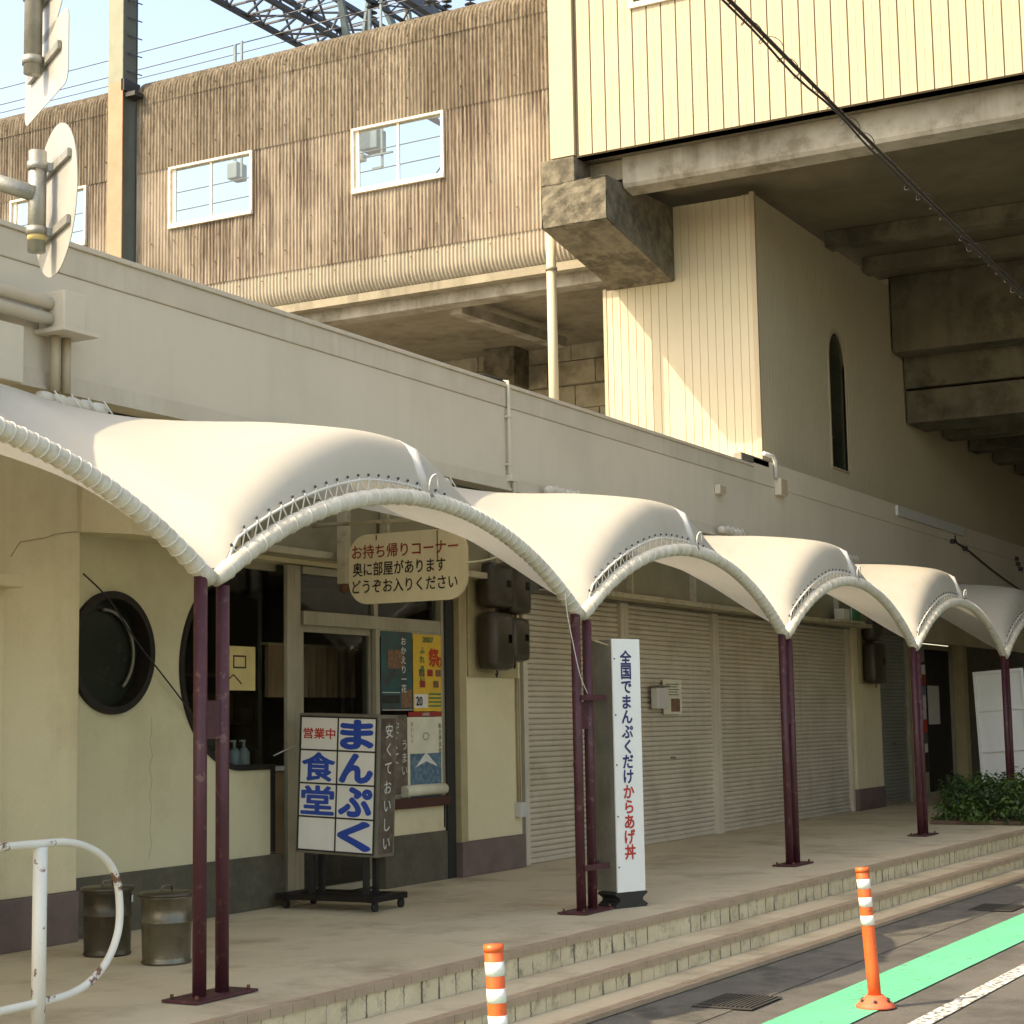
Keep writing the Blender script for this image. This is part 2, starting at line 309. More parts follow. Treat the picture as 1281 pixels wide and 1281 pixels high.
def tube(bm, pts, rad, seg=8, cap=True, radf=None, mi=0):
    pts = [Vector(p) for p in pts]; n = len(pts); rings = []
    t0 = (pts[1] - pts[0]).normalized(); ref = Vector((0, 0, 1)) if abs(t0.z) < 0.9 else Vector((1, 0, 0))
    a = t0.cross(ref).normalized()
    for i, p in enumerate(pts):
        t = (pts[min(i + 1, n - 1)] - pts[max(i - 1, 0)]).normalized()
        a = (a - t * a.dot(t)).normalized(); b = t.cross(a)
        rr = radf(i) if radf else rad
        rings.append([bm.verts.new(p + (a * math.cos(2 * PI * k / seg) + b * math.sin(2 * PI * k / seg)) * rr) for k in range(seg)])
    for i in range(n - 1):
        for k in range(seg):
            q = bm.faces.new((rings[i][k], rings[i][(k + 1) % seg], rings[i + 1][(k + 1) % seg], rings[i + 1][k])); q.smooth = True; q.material_index = mi
    if cap:
        bm.faces.new(rings[0][::-1]).material_index = mi; bm.faces.new(rings[-1]).material_index = mi
def bar(bm, p, q, w, h=None, up=(0, 0, 1)):
    p = Vector(p); q = Vector(q); d = q - p; L = d.length; d.normalize(); h = h or w
    upv = Vector(up)
    if abs(d.dot(upv)) > 0.95: upv = Vector((1, 0, 0))
    s = d.cross(upv).normalized(); v = s.cross(d)
    mtx = Matrix.Translation((p + q) / 2) @ Matrix((d, s, v)).transposed().to_4x4()
    tbox(bm, L, w, h, mtx)
def droop(pts, n=24):
    out = []
    P_ = [Vector(p) for p in pts]
    P_ = [P_[0]] + P_ + [P_[-1]]
    for i in range(1, len(P_) - 2):
        for k in range(n):
            t = k / n; a, b_, c, d_ = P_[i - 1:i + 3]
            out.append(0.5 * ((2 * b_) + (c - a) * t + (2 * a - 5 * b_ + 4 * c - d_) * t * t + (3 * b_ - a - 3 * c + d_) * t ** 3))
    out.append(P_[-2]); return out
def shape(outer, holes=(), depth=0.1):
    """flat outline (2-D) with holes, thickened: z from -depth to 0 in its own plane"""
    b = bmesh.new(); loops = [list(outer)] + [list(h) for h in holes]
    tris = tessellate_polygon([[Vector((x, y, 0)) for x, y in lp] for lp in loops])
    flat = [p for lp in loops for p in lp]
    top = [b.verts.new((x, y, 0)) for x, y in flat]; bot = [b.verts.new((x, y, -depth)) for x, y in flat]
    for t in tris:
        a, c, d = (flat[k] for k in t)
        if (c[0] - a[0]) * (d[1] - a[1]) - (c[1] - a[1]) * (d[0] - a[0]) < 0: t = (t[0], t[2], t[1])
        try: b.faces.new([top[k] for k in t]); b.faces.new([bot[k] for k in t][::-1])
        except ValueError: pass
    o = 0
    for lp in loops:
        n = len(lp)
        for i in range(n): b.faces.new((top[o + i], bot[o + i], bot[o + (i + 1) % n], top[o + (i + 1) % n]))
        o += n
    bmesh.ops.recalc_face_normals(b, faces=b.faces)
    return b
# local (u, v, w) -> world. facade: u=+X, v=+Z, w=-Y (towards the street).  cross: u=-Y, v=+Z, w=-X (towards the camera)
def FAC(y, x=0, z=0): return Matrix.Translation((x, y, z)) @ Matrix(((1, 0, 0), (0, 0, -1), (0, 1, 0))).to_4x4()
def CRS(x, y=0, z=0): return Matrix.Translation((x, y, z)) @ Matrix(((0, 0, -1), (-1, 0, 0), (0, 1, 0))).to_4x4()
GL = {}
def glyphs(body, size, bold=0.0, sx=1.0, shear=0.0, align='CENTER'):
    """lettering as a flat mesh, centred on the origin"""
    c = bpy.data.curves.new('txt', 'FONT'); c.body = body; c.size = 1; c.shear = shear
    c.align_x = align; c.align_y = 'CENTER'; c.extrude = 0.0; c.resolution_u = 3
    o = bpy.data.objects.new('tmp', c); COL.objects.link(o); dg = bpy.context.evaluated_depsgraph_get()
    me = bpy.data.meshes.new_from_object(o.evaluated_get(dg)); b = bmesh.new(); b.from_mesh(me)
    bpy.data.objects.remove(o); bpy.data.curves.remove(c); bpy.data.meshes.remove(me)
    if align == 'CENTER' and len(b.verts):
        xs = [v.co.x for v in b.verts]; ys = [v.co.y for v in b.verts]
        bmesh.ops.translate(b, verts=b.verts, vec=(-(max(xs) + min(xs)) / 2, -(max(ys) + min(ys)) / 2, 0))
    if bold:                       # heavier strokes: the same strokes laid side by side, a hair apart in depth
        o_ = nb(); nn = 8 if bold < 0.03 else 14
        for k in range(nn + 1):
            rr = 0 if k == nn else bold * (1.0 if k % 2 == 0 else 0.55 if nn > 8 else 1.0)
            c_ = b.copy(); merge(o_, c_, Matrix.Translation((rr * math.cos(2 * PI * k / nn), rr * math.sin(2 * PI * k / nn), 0.0002 * k / max(size, 0.05))))
        b.free(); b = o_
    bmesh.ops.transform(b, matrix=Matrix.Diagonal((size * sx, size, size, 1)), verts=b.verts)
    return b
def copy_thing(o, loc, label, group=None):
    c = o.copy(); COL.objects.link(c); c.location = loc; c['label'] = label
    if group: c['group'] = group
    def kids(src, dst):
        for ch in src.children:
            d = ch.copy(); COL.objects.link(d); d.parent = dst; kids(ch, d)
    kids(o, c); return c

B = 4.344          # post spacing
# ------------------------------------------------------------------ ground, steps, road
def sheet(bm, pts, z):
    bm.faces.new([bm.verts.new((x, y, z)) for x, y in pts])
bm = nb(); sheet(bm, [(-150, -160), (220, -160), (220, 160), (-150, 160)], -0.317)
obj('road', bm, 'asphalt', kind='structure')
def ys(x, off): return -0.54 - 0.026 * x - off
XA, XB = -14.0, 42.0
def step(name, off, ztop, zbot, yback, back_is_line=True):
    """one step: tread with a two-strip tile nosing and a tiled riser"""
    b = nb()
    yb = (lambda x: ys(x, off) + yback) if back_is_line else (lambda x: yback)
    tr = [(XA, ys(XA, off) + 0.075), (XB, ys(XB, off) + 0.075), (XB, yb(XB)), (XA, yb(XA))]
    return tr
def prism(bm, pts, z0, z1, mi=0):
    lo = [bm.verts.new((x, y, z0)) for x, y in pts]; hi = [bm.verts.new((x, y, z1)) for x, y in pts]
    n = len(pts); bm.faces.new(hi).material_index = mi; bm.faces.new(lo[::-1]).material_index = mi
    for i in range(n): bm.faces.new((lo[i], lo[(i + 1) % n], hi[(i + 1) % n], hi[i])).material_index = mi
# terrace slab (walkway) and two lower steps
for nm, off, zt, zb, yb in (('walkway', 0.0, 0.0, -0.30, None), ('step', 0.385, -0.161, -0.30, 0.39), ('step', 0.70, -0.287, -0.313, 0.32)):
    b = nb()
    yb_a = 2.60 if yb is None else ys(XA, off) + yb; yb_b = 2.60 if yb is None else ys(XB, off) + yb
    prism(b, [(XA, ys(XA, off) + 0.05), (XB, ys(XB, off) + 0.05), (XB, yb_b), (XA, yb_a)], zb, zt)
    o = obj(nm, b, 'concrete_floor', kind='structure')
    if zt > -0.2:
        b = nb(); prism(b, [(XA, ys(XA, off) + 0.012), (XB, ys(XB, off) + 0.012), (XB, ys(XB, off) + 0.049), (XA, ys(XA, off) + 0.049)], zb, zt - 0.043)
        obj('step_riser', b, 'riser', kind='structure')
    b = nb(); x = XA
    while x < XB:                                          # nosing tiles with open joints
        x2 = x + 0.173
        for ya, yb2, z0, z1 in ((0.0, 0.034, zt - 0.040, zt + 0.004), (0.037, 0.085, zt - 0.001, zt + 0.0045)):
            if zt < -0.2: z0 = max(z0, -0.312)
            jj = random.uniform(-0.0012, 0.0012)
            prism(b, [(x, ys(x, off) + ya + jj), (x2, ys(x2, off) + ya + jj), (x2, ys(x2, off) + yb2), (x, ys(x, off) + yb2)], z0, z1 + jj)
        x += 0.178
    obj('step_nosing', b, 'tile_nosing', kind='structure')
# gutter strip, green lane band, white line, grates
ROADZ = -0.317
b = nb(); sheet(b, [(XA, -1.62), (XB, -2.45), (XB, ys(XB, 0.72)), (XA, ys(XA, 0.72))], ROADZ + 0.004); obj('gutter_strip', b, 'gutter', kind='structure')
b = nb(); sheet(b, [(-14, -2.06), (40, -2.52), (40, -2.93), (-14, -2.52)][::-1], ROADZ + 0.008); obj('green_road_marking', b, 'green', kind='structure')
b = nb(); sheet(b, [(-14, -2.75), (40, -3.35), (40, -3.47), (-14, -2.87)][::-1], ROADZ + 0.008); obj('white_road_marking', b, 'white_line', kind='structure')
def grate(x, y, label):
    e = empty('drain_grate', (x, y, ROADZ), label, 'grate')
    b = nb(); box(b, x - 0.26, x + 0.26, y - 0.19, y + 0.19, ROADZ + 0.009, ROADZ + 0.013); obj('frame', b, 'grate', e)
    b = nb()
    for k in range(12): box(b, x - 0.23, x + 0.23, y - 0.17 + k * 0.029, y - 0.155 + k * 0.029, ROADZ + 0.014, ROADZ + 0.020)
    obj('grid', b, 'grate', e)
grate(2.85, -1.79, 'dark drain grate in the asphalt between the two orange posts'); grate(8.58, -1.94, 'dark drain grate beyond the right orange post')

# ------------------------------------------------------------------ shop row building
WY = 2.45
shop = empty('shop_building', (0, WY, 0), 'long single storey shop row with beige parapet behind the canopy', 'building')
# parapet fascia
FY = 2.0
def xs_strip(bm, x0, x1, prof):
    """profile in (y,z) extruded along X"""
    a = [bm.verts.new((x0, y, z)) for y, z in prof]; c = [bm.verts.new((x1, y, z)) for y, z in prof]; n = len(prof)
    for i in range(n): bm.faces.new((a[i], c[i], c[(i + 1) % n], a[(i + 1) % n]))
    bm.faces.new(a[::-1]); bm.faces.new(c)
b = nb(); box(b, -6, 32, FY, FY + 0.16, 3.64, 4.30); obj('parapet', b, 'fascia', shop)
b = nb(); box(b, -6, 13.3, FY - 0.012, FY + 0.2, 4.303, 4.49, 0.01); box(b, -6, 13.3, FY - 0.03, FY + 0.25, 4.49, 4.525, 0.006); obj('parapet_cap', b, 'fascia_trim', shop)
b = nb(); box(b, 13.3, 32, FY - 0.01, FY + 0.28, 4.303, 4.62, 0.01); obj('parapet_cap', b, 'fascia', shop)
b = nb(); box(b, 19.3, 23.2, FY - 0.05, FY + 0.03, 4.44, 4.60, 0.01); obj('gutter', b, 'sign_grey', shop, label='whitish worn gutter piece on the parapet')
b = nb()
xs_strip(b, -6, 32, [(FY - 0.02, 3.637), (FY - 0.02, 3.545), (FY - 0.035, 3.54), (FY - 0.035, 3.515), (FY + 0.16, 3.515), (FY + 0.16, 3.637)])
obj('parapet_drip', b, 'fascia_trim', shop)
b = nb(); box(b, -6, 32, FY + 0.17, 12.5, 4.15, 4.25); obj('roof', b, 'roof', shop)
b = nb(); box(b, -6, 32, FY + 0.02, 3.2, 3.53, 3.6); obj('soffit', b, 'weathered', shop)
b = nb(); box(b, -6, -5.8, 2.6, 12.5, 0, 4.15); box(b, -6, 32, 12.3, 12.5, 0, 4.15); obj('rear_wall', b, 'plaster', shop)

def arc(cx, cz, rx, rz, a0, a1, n=40): return [(cx + rx * math.cos(R(a0 + (a1 - a0) * i / n)), cz + rz * math.sin(R(a0 + (a1 - a0) * i / n))) for i in range(n + 1)]
# left plastered wall with porthole and the curved glass cut-out
outer = [(1.60, 0.40), (3.90, 0.40), (3.90, 1.05)] + [(3.60, 1.05)] + arc(3.55, 1.82, 0.75, 0.77, 270, 90)[1:] + [(3.55, 2.72), (1.60, 2.72)]
hole = arc(2.075, 1.905, 0.405, 0.405, 0, 360, 64)[:-1]
b = nb(); merge(b, shape(outer, [hole], 0.18), FAC(WY)); obj('wall', b, 'plaster_green', shop)
b = nb(); box(b, 1.60, 4.05, WY - 0.02, WY + 0.16, 0.0, 0.40, 0.006); obj('plinth', b, 'plinth', shop)
# dark rim of the cut-out
rim_o = arc(3.55, 1.82, 0.75, 0.77, 90, 270); rim = nb()
pts = [(x, WY - 0.012, z) for x, z in rim_o] + [(3.90, WY - 0.012, 1.05), (3.905, WY - 0.012, 0.42)]
b = nb()
ring_i = arc(3.55, 1.82, 0.71, 0.73, 270, 90)
merge(b, shape(rim_o + [(3.90, 1.05), (3.90, 0.42), (3.94, 0.42), (3.94, 1.09)] + ring_i, [], 0.20), FAC(WY - 0.02)); obj('window_rim', b, 'darkwood', shop)
# porthole: rim, deep reveal, dark glass
ph = nb()
merge(ph, shape(arc(2.075, 1.905, 0.425, 0.425, 0, 360, 64)[:-1], [arc(2.075, 1.905, 0.375, 0.375, 0, 360, 64)[:-1]], 0.16), FAC(WY - 0.035))
pw = obj('porthole_window', ph, 'darkwood', shop)
b = nb(); merge(b, shape(arc(2.075, 1.905, 0.385, 0.385, 0, 360, 64)[:-1], [], 0.006), FAC(WY + 0.09)); obj('pane', b, 'porthole_glass', pw)
b = nb(); tube(b, [(2.075 + 0.30 * math.cos(a), WY + 0.06, 1.905 + 0.30 * math.sin(a)) for a in [R(-50 + i * 6) for i in range(25)]], 0.012, 6); obj('inner_trim', b, 'weathered', pw)
# left pillar, upper wall, splayed beam over the porthole wall
b = nb(); box(b, -5, 1.66, 2.36, 2.62, 0.33, 3.5, 0.008); obj('pillar', b, 'plaster', shop)
b = nb(); box(b, -5, 1.665, 2.34, 2.62, 0.0, 0.328, 0.008); obj('plinth', b, 'plinth_mauve', shop)
b = nb(); prism(b, [(1.64, 2.33), (1.95, 2.16), (3.1, 2.12), (3.1, 2.6), (1.64, 2.6)], 2.70, 3.5); obj('beam', b, 'plaster', shop)
b = nb(); tube(b, [(1.02, 2.357, 2.49), (1.06, 2.357, 2.54), (1.10, 2.357, 2.59), (1.18, 2.357, 2.605), (1.25, 2.357, 2.62), (1.33, 2.357, 2.635), (1.41, 2.357, 2.665), (1.55, 2.357, 2.69), (1.63, 2.357, 2.70)], 0.002, 5)
obj('crack', b, 'weathered', shop)
b = nb(); tube(b, [(2.50 + 0.012 * math.sin(k * 1.7) + 0.006 * math.sin(k * 4.1), WY - 0.0005, 1.46 - 0.055 * k) for k in range(19)], 0.0012, 4); obj('crack', b, 'weathered', shop)
b = nb(); box(b, 2.62, 3.02, 2.085, 2.13, 2.76, 2.98, 0.01); obj('vent_frame', b, 'rusty_white', shop)
b = nb(); box(b, 2.66, 2.98, 2.078, 2.10, 2.80, 2.94); obj('vent_panel', b, 'weathered', shop)
b = nb()
box(b, 0.2, 0.95, 2.33, 2.355, 0.33, 2.30, 0.01); box(b, 0.35, 0.98, 2.20, 2.35, 2.28, 2.36, 0.01)
obj('recess_trim', b, 'plaster', shop)
# header above glass front; lintel above shutters
b = nb(); box(b, 3.1, 6.85, 2.40, 2.60, 2.67, 3.5); obj('lintel', b, 'plaster', shop)
b = nb(); box(b, 8.02, 21.2, 2.40, 2.60, 2.66, 3.5); obj('lintel', b, 'weathered', shop)
b = nb(); box(b, 21.2, 32, 2.40, 2.60, 2.60, 3.5); obj('lintel', b, 'plaster', shop)
# glass front frames
def frame_rect(bm, x0, x1, z0, z1, w, y0, y1):
    box(bm, x0, x1, y0, y1, z0, z0 + w); box(bm, x0, x1, y0, y1, z1 - w, z1)
    box(bm, x0, x0 + w, y0, y1, z0 + w, z1 - w); box(bm, x1 - w, x1, y0, y1, z0 + w, z1 - w)
b = nb()
box(b, 2.8, 4.12, 2.56, 2.60, 2.61, 2.67); box(b, 4.12, 4.21, 2.44, 2.48, 0, 2.66, 0.004); box(b, 4.225, 4.31, 2.45, 2.53, 0, 2.66, 0.004)
box(b, 6.44, 6.52, 2.42, 2.52, 0.45, 2.66, 0.004); box(b, 4.33, 6.44, 2.44, 2.52, 2.60, 2.66)
obj('window_frame', b, 'aluminium', shop)
b = nb(); box(b, 2.75, 4.06, 2.585, 2.590, 0.0, 2.62); obj('window_pane', b, 'glass', shop, label='large pane inside the curved cut-out')
b = nb()
box(b, 4.33, 6.44, 2.43, 2.53, 2.19, 2.30, 0.005); box(b, 5.38, 5.44, 2.45, 2.52, 2.30, 2.60)
tw = obj('transom_frame', b, 'aluminium', shop)
b = nb(); box(b, 4.33, 6.44, 2.480, 2.486, 2.30, 2.60); obj('pane', b, 'glass', tw)
# sliding door (left leaf) and fixed leaf with posters
b = nb(); frame_rect(b, 4.34, 5.42, 0.03, 2.19, 0.055, 2.485, 2.525); box(b, 4.395, 5.365, 2.485, 2.525, 0.70, 0.76)
d = obj('door', b, 'aluminium', shop)
b = nb(); box(b, 4.39, 5.37, 2.503, 2.508, 0.08, 2.14); obj('pane', b, 'glass', d)
b = nb(); frame_rect(b, 5.38, 6.44, 0.74, 2.19, 0.06, 2.435, 2.475); o = obj('window_leaf', b, 'aluminium', shop)
b = nb(); box(b, 5.43, 6.39, 2.453, 2.458, 0.79, 2.14); obj('pane', b, 'glass', o)
b = nb(); box(b, 5.45, 6.47, 2.36, 2.56, 0.655, 0.74, 0.006); obj('window_sill', b, 'darkred', shop)
b = nb(); box(b, 5.45, 6.47, 2.42, 2.56, 0.43, 0.652); obj('apron', b, 'plaster', shop)
b = nb(); box(b, 5.45, 6.47, 2.40, 2.56, 0, 0.428); obj('plinth', b, 'plinth', shop)
b = nb(); box(b, 6.48, 6.62, 2.40, 2.60, 0, 2.66); obj('post', b, 'black', shop)
b = nb(); box(b, 6.63, 6.75, 2.345, 2.60, 0.31, 3.3, 0.006); obj('post', b, 'board_tan', shop)
b = nb(); box(b, 6.755, 7.80, 2.36, 2.62, 0.312, 3.5, 0.008); obj('pillar', b, 'plaster', shop)
b = nb(); box(b, 6.625, 7.81, 2.33, 2.62, 0, 0.31, 0.01); obj('plinth', b, 'plinth_mauve', shop)
# shop interior
b = nb(); box(b, 1.7, 6.9, 2.72, 5.6, 0.0, 0.01); box(b, 1.7, 6.9, 5.6, 5.7, 0, 2.7); box(b, 1.6, 1.7, 2.65, 5.7, 0, 2.7); box(b, 6.9, 7.0, 2.65, 5.7, 0, 2.7); box(b, 1.6, 7.0, 2.65, 5.7, 2.7, 2.8)
obj('interior', b, 'interior', shop)
hg = empty('noren_curtain', (5.0, 2.95, 1.9), 'dim brown split curtain hanging just inside the eatery door', 'curtain')
for k in range(4):
    b = nb(); xa = 4.5 + k * 0.33; n = 8; top = [b.verts.new((xa + 0.32 * i / n, 2.95 + 0.012 * math.sin(i * 1.9 + k), 2.05)) for i in range(n + 1)]; bt = [b.verts.new((xa + 0.32 * i / n, 2.95 + 0.02 * math.sin(i * 1.7 + k), 1.62)) for i in range(n + 1)]
    for i in range(n): b.faces.new((bt[i], bt[i + 1], top[i + 1], top[i]))
    obj('cloth', b, 'wood_int', hg)
b = nb(); tube(b, [(4.45, 2.95, 2.06), (5.85, 2.95, 2.06)], 0.012, 8); obj('rod', b, 'board_tan', hg)
tbl = empty('dining_table', (5.0, 3.6, 0), 'wooden table inside the eatery seen dimly through the door', 'table')
b = nb(); box(b, 4.6, 6.2, 3.3, 4.0, 0.70, 0.74, 0.01); obj('top', b, 'wood_int', tbl)
for x in (4.65, 6.12):
    for y in (3.35, 3.92):
        b = nb(); box(b, x, x + 0.05, y, y + 0.05, 0.01, 0.70); obj('leg', b, 'wood_int', tbl)
cnt = empty('counter', (3.4, 3.1, 0), 'dim wooden counter with shelves seen inside the curved window', 'counter')
b = nb(); box(b, 2.5, 4.6, 2.80, 3.2, 0.0, 1.02, 0.01); obj('body', b, 'wood_int', cnt)
b = nb(); box(b, 2.4, 4.7, 2.75, 3.25, 1.02, 1.06, 0.008); obj('top', b, 'sign_grey', cnt)
sh = empty('shelf_rack', (4.2, 4.2, 0), 'dark shelving with goods inside the shop behind the glass', 'shelf')
b = nb()
for z in (0.5, 0.95, 1.4, 1.85): box(b, 3.4, 6.6, 4.6, 4.95, z, z + 0.03)
for x in (3.4, 4.4, 5.4, 6.55): box(b, x, x + 0.05, 4.6, 4.95, 0, 2.1)
obj('frame', b, 'wood_int', sh)
for z in (0.53, 0.98, 1.43):
    x = 3.5
    while x < 6.4:
        w = random.uniform(0.08, 0.25); b = nb(); box(b, x, x + w, 4.62, 4.85, z, z + random.uniform(0.12, 0.3), 0.01); obj('packet', b, 'wood_int', sh); x += w + random.uniform(0.02, 0.15)
for bx, lab in ((3.98, 'left clear pump bottle on the counter behind the glass'), (4.10, 'right clear pump bottle on the counter behind the glass')):
    e = empty('pump_bottle', (bx, 2.86, 1.06), lab, 'bottle', 'pump bottles on the counter')
    b = nb(); tube(b, [(bx, 2.86, 1.06 + z) for z in (0, 0.01, 0.12, 0.14, 0.16)], 1, 14, radf=lambda i: (0.045, 0.05, 0.05, 0.035, 0.018)[i]); obj('bottle_body', b, 'bottle', e, True)
    b = nb(); tube(b, [(bx, 2.86, 1.22), (bx, 2.86, 1.27)], 0.012, 8); box(b, bx - 0.045, bx + 0.012, 2.85, 2.87, 1.262, 1.278); obj('pump', b, 'ink_white', e)
b = nb(); box(b, 3.50, 3.88, 2.578, 2.582, 1.66, 2.0)
o = obj('paper_notice', b, 'paper_yellow', label='yellow handwritten paper taped inside the curved window', cat='notice', origin=(3.7, 2.58, 1.66))
b = nb(); frame_rect(b, 3.60, 3.76, 1.83, 1.93, 0.012, 2.574, 2.577)
tube(b, [(3.55, 2.574, 1.75), (3.60, 2.574, 1.78), (3.66, 2.574, 1.74), (3.70, 2.574, 1.71)], 0.005, 4); obj('drawing', b, 'ink_black', o)

# second shops to the right: shutters ---------------------------------------------------------
def slats(bm, x0, x1, z0, z1, y, pitch=0.0545, dep=0.014):
    prof = []; z = z0; k = 0
    while z < z1 - 1e-4:
        for fz, fy in ((0.0, 0.008), (0.05, -dep * 0.5), (0.30, -dep), (0.62, -dep * 0.95), (0.84, -dep * 0.45), (0.90, 0.006), (0.97, 0.012)):
            zz = z + fz * pitch
            if zz <= z1: prof.append((y + fy, zz))
        z += pitch
    a = [bm.verts.new((x0, p, q)) for p, q in prof]; c = [bm.verts.new((x1, p, q)) for p, q in prof]
    for i in range(len(prof) - 1): bm.faces.new((a[i], c[i], c[i + 1], a[i + 1]))
def shutter(x0, x1, label, material='shutter', fr='shutter', group='roller shutters of the closed shop'):
    e = empty('roller_shutter', ((x0 + x1) / 2, WY, 0), label, 'shutter', group)
    b = nb(); slats(b, x0 + 0.02, x1 - 0.02, 0.05, 2.66, WY + 0.03); obj('curtain', b, material, e)
    b = nb(); box(b, x0 + 0.02, x1 - 0.02, WY + 0.005, WY + 0.045, 0.005, 0.05, 0.004); obj('bottom_bar', b, fr, e)
    for px in (x0, x1):
        b = nb(); box(b, px - 0.045, px + 0.045, WY - 0.03, WY + 0.05, 0, 2.665, 0.004); obj('guide_rail', b, fr, e)
    xm = (x0 + x1) / 2
    b = nb(); box(b, xm - 0.06, xm + 0.06, WY - 0.0, WY + 0.018, 0.93, 0.955, 0.003); obj('lock', b, 'weathered', e)
    return e
shutter(8.03, 10.29, 'beige roller shutter between the wall meters and the tall white sign')
shutter(10.385, 12.90, 'beige roller shutter with paper notice and mailbox on it')
shutter(12.995, 18.07, 'widest beige roller shutter, left of the dark meter boxes')
shutter(19.46, 21.1, 'narrow grey green roller shutter beyond the far meter boxes', 'shutter_grey', 'aluminium', 'far shop shutters')
b = nb(); box(b, 18.13, 19.41, 2.38, 2.62, 0.312, 3.5, 0.008); obj('pillar', b, 'plaster', shop)
b = nb(); box(b, 18.12, 19.42, 2.36, 2.62, 0, 0.31, 0.01); obj('plinth', b, 'plinth_mauve', shop)
# far entrance
b = nb(); box(b, 21.15, 21.4, 2.40, 2.62, 0, 2.6); obj('pillar', b, 'board_tan', shop)
b = nb(); box(b, 24.3, 24.55, 2.36, 2.62, 0, 2.6); obj('pillar', b, 'board_tan', shop)
b = nb(); frame_rect(b, 21.4, 24.3, 0.0, 2.58, 0.08, 2.55, 2.62); box(b, 22.4, 22.5, 2.55, 2.62, 0.08, 2.5); fd = obj('door_frame', b, 'aluminium', shop)
b = nb(); box(b, 22.5, 24.2, 2.60, 2.64, 0.08, 2.5); obj('door', b, 'darkwood', fd)
b = nb(); box(b, 21.48, 22.4, 2.585, 2.59, 0.08, 2.5); obj('pane', b, 'glass_dark', fd)
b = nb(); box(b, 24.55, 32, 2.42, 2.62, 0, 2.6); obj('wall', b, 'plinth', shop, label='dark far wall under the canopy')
b = nb(); box(b, 21.2, 32, 3.4, 3.5, 0, 2.6); obj('interior', b, 'interior', shop)
b = nb(); box(b, 22.75, 23.45, 2.588, 2.592, 1.22, 1.88); obj('paper_notice', b, 'sign_grey', label='pale sheet taped on the dark far door', cat='notice', origin=(23.1, 2.59, 1.22))
# hanging strip of leaflets next to post
lf = empty('leaflet_strip', (21.5, 2.3, 0.5), 'strip of colourful leaflets hanging beside the far dark door', 'leaflets')
cols = ['ink_white', 'ink_darkred', 'photo_blue', 'ink_white', 'ink_white', 'ink_red', 'teal', 'ink_white']
z = 2.2
for k in range(8):
    hgt = random.uniform(0.14, 0.24); b = nb()
    tbox(b, 0.30, 0.006, hgt, Matrix.Translation((21.45 + random.uniform(-0.03, 0.05), 2.3, z - hgt / 2)) @ Matrix.Rotation(random.uniform(-0.15, 0.15), 4, 'Y'))
    obj('leaflet', b, cols[k], lf); z -= hgt * 0.92
b = nb(); box(b, 21.30, 21.62, 2.302, 2.31, 0.45, 2.25); obj('backing', b, 'black', lf)

# sign bands under the soffit
def band(x0, x1, z0, z1, step_, label):
    e = empty('sign_band', ((x0 + x1) / 2, 2.2, z0), label, 'sign band', 'empty sign bands above the shops')
    b = nb(); box(b, x0, x1, 2.17, 2.25, z0, z0 + 0.055, 0.004); box(b, x0, x1, 2.17, 2.25, z1 - 0.05, z1, 0.004)
    n = max(1, round((x1 - x0) / step_))
    for i in range(n + 1):
        x = x0 + (x1 - x0) * i / n
        box(b, x - 0.02, x + 0.02, 2.165, 2.25, z0 + 0.055, z1 - 0.05)
    box(b, x0, x1, 2.25, 2.40, z0 + 0.002, z0 + 0.02)
    obj('frame', b, 'rusty_white', e)
    b = nb(); box(b, x0, x1, 2.235, 2.245, z0 + 0.05, z1 - 0.05); obj('panel', b, 'band_panel', e)
band(3.30, 7.05, 2.70, 3.40, 1.9, 'rusty framed empty sign band above the eatery door')
band(8.30, 18.65, 2.68, 3.40, 1.75, 'long brown glazed sign band above the closed shutters')
e = empty('hanging_bracket', (4.4, 1.9, 2.48), 'rusty white steel bracket hanging from the sign band near the oval sign', 'bracket')
b = nb(); box(b, 4.36, 4.44, 2.05, 2.13, 2.50, 3.4, 0.004); obj('arm', b, 'rusty_white', e)
b = nb(); bmesh.ops.create_uvsphere(b, u_segments=12, v_segments=8, radius=0.045, matrix=Matrix.Translation((4.40, 2.09, 2.47))); obj('knob', b, 'rust', e, True)
# small boxes left on the band
for x, w, h, mm, lab in ((16.7, 0.25, 0.15, 'paper', 'small pale box on top of the long sign band'), (17.15, 0.32, 0.17, 'box_green', 'green box resting on the long sign band')):
    b = nb(); box(b, x, x + w, 2.02, 2.16, 2.735, 2.735 + h, 0.006); o = obj('carton', b, mm, label=lab, cat='box', origin=(x, 2.1, 2.735))
    b = nb(); box(b, x - 0.003, x + w + 0.003, 2.05, 2.07, 2.733, 2.738 + h); obj('tape', b, 'sign_grey', o)
b = nb(); box(b, 16.5, 17.6, 2.0, 2.17, 2.70, 2.732); obj('shelf_plank', b, 'rusty_white', label='narrow ledge under the small green box', cat='shelf')

# curled paper notice and mail box on the shutter
pn = empty('mail_box', (11.2, 2.4, 1.5), 'small grey mail box fixed on the roller shutter', 'mailbox')
b = nb(); box(b, 10.98, 11.28, 2.33, 2.425, 1.50, 1.74, 0.02); obj('body', b, 'sign_grey', pn)
b = nb(); box(b, 10.97, 11.29, 2.32, 2.43, 1.745, 1.765, 0.005); obj('lid', b, 'weathered', pn)
b = nb(); box(b, 11.34, 11.86, 2.428, 2.433, 1.44, 1.84); o = obj('paper_notice', b, 'paper', label='cream paper notice with small photo taped on the shutter', cat='notice', origin=(11.6, 2.43, 1.44))
b = nb(); box(b, 11.55, 11.80, 2.424, 2.427, 1.47, 1.62); obj('photo', b, 'photo_brown', o)
b = nb()
for k in range(5): box(b, 11.4, 11.78 - 0.05 * (k % 2), 2.424, 2.427, 1.66 + k * 0.03, 1.668 + k * 0.03)
obj('printing', b, 'ink_black', o)

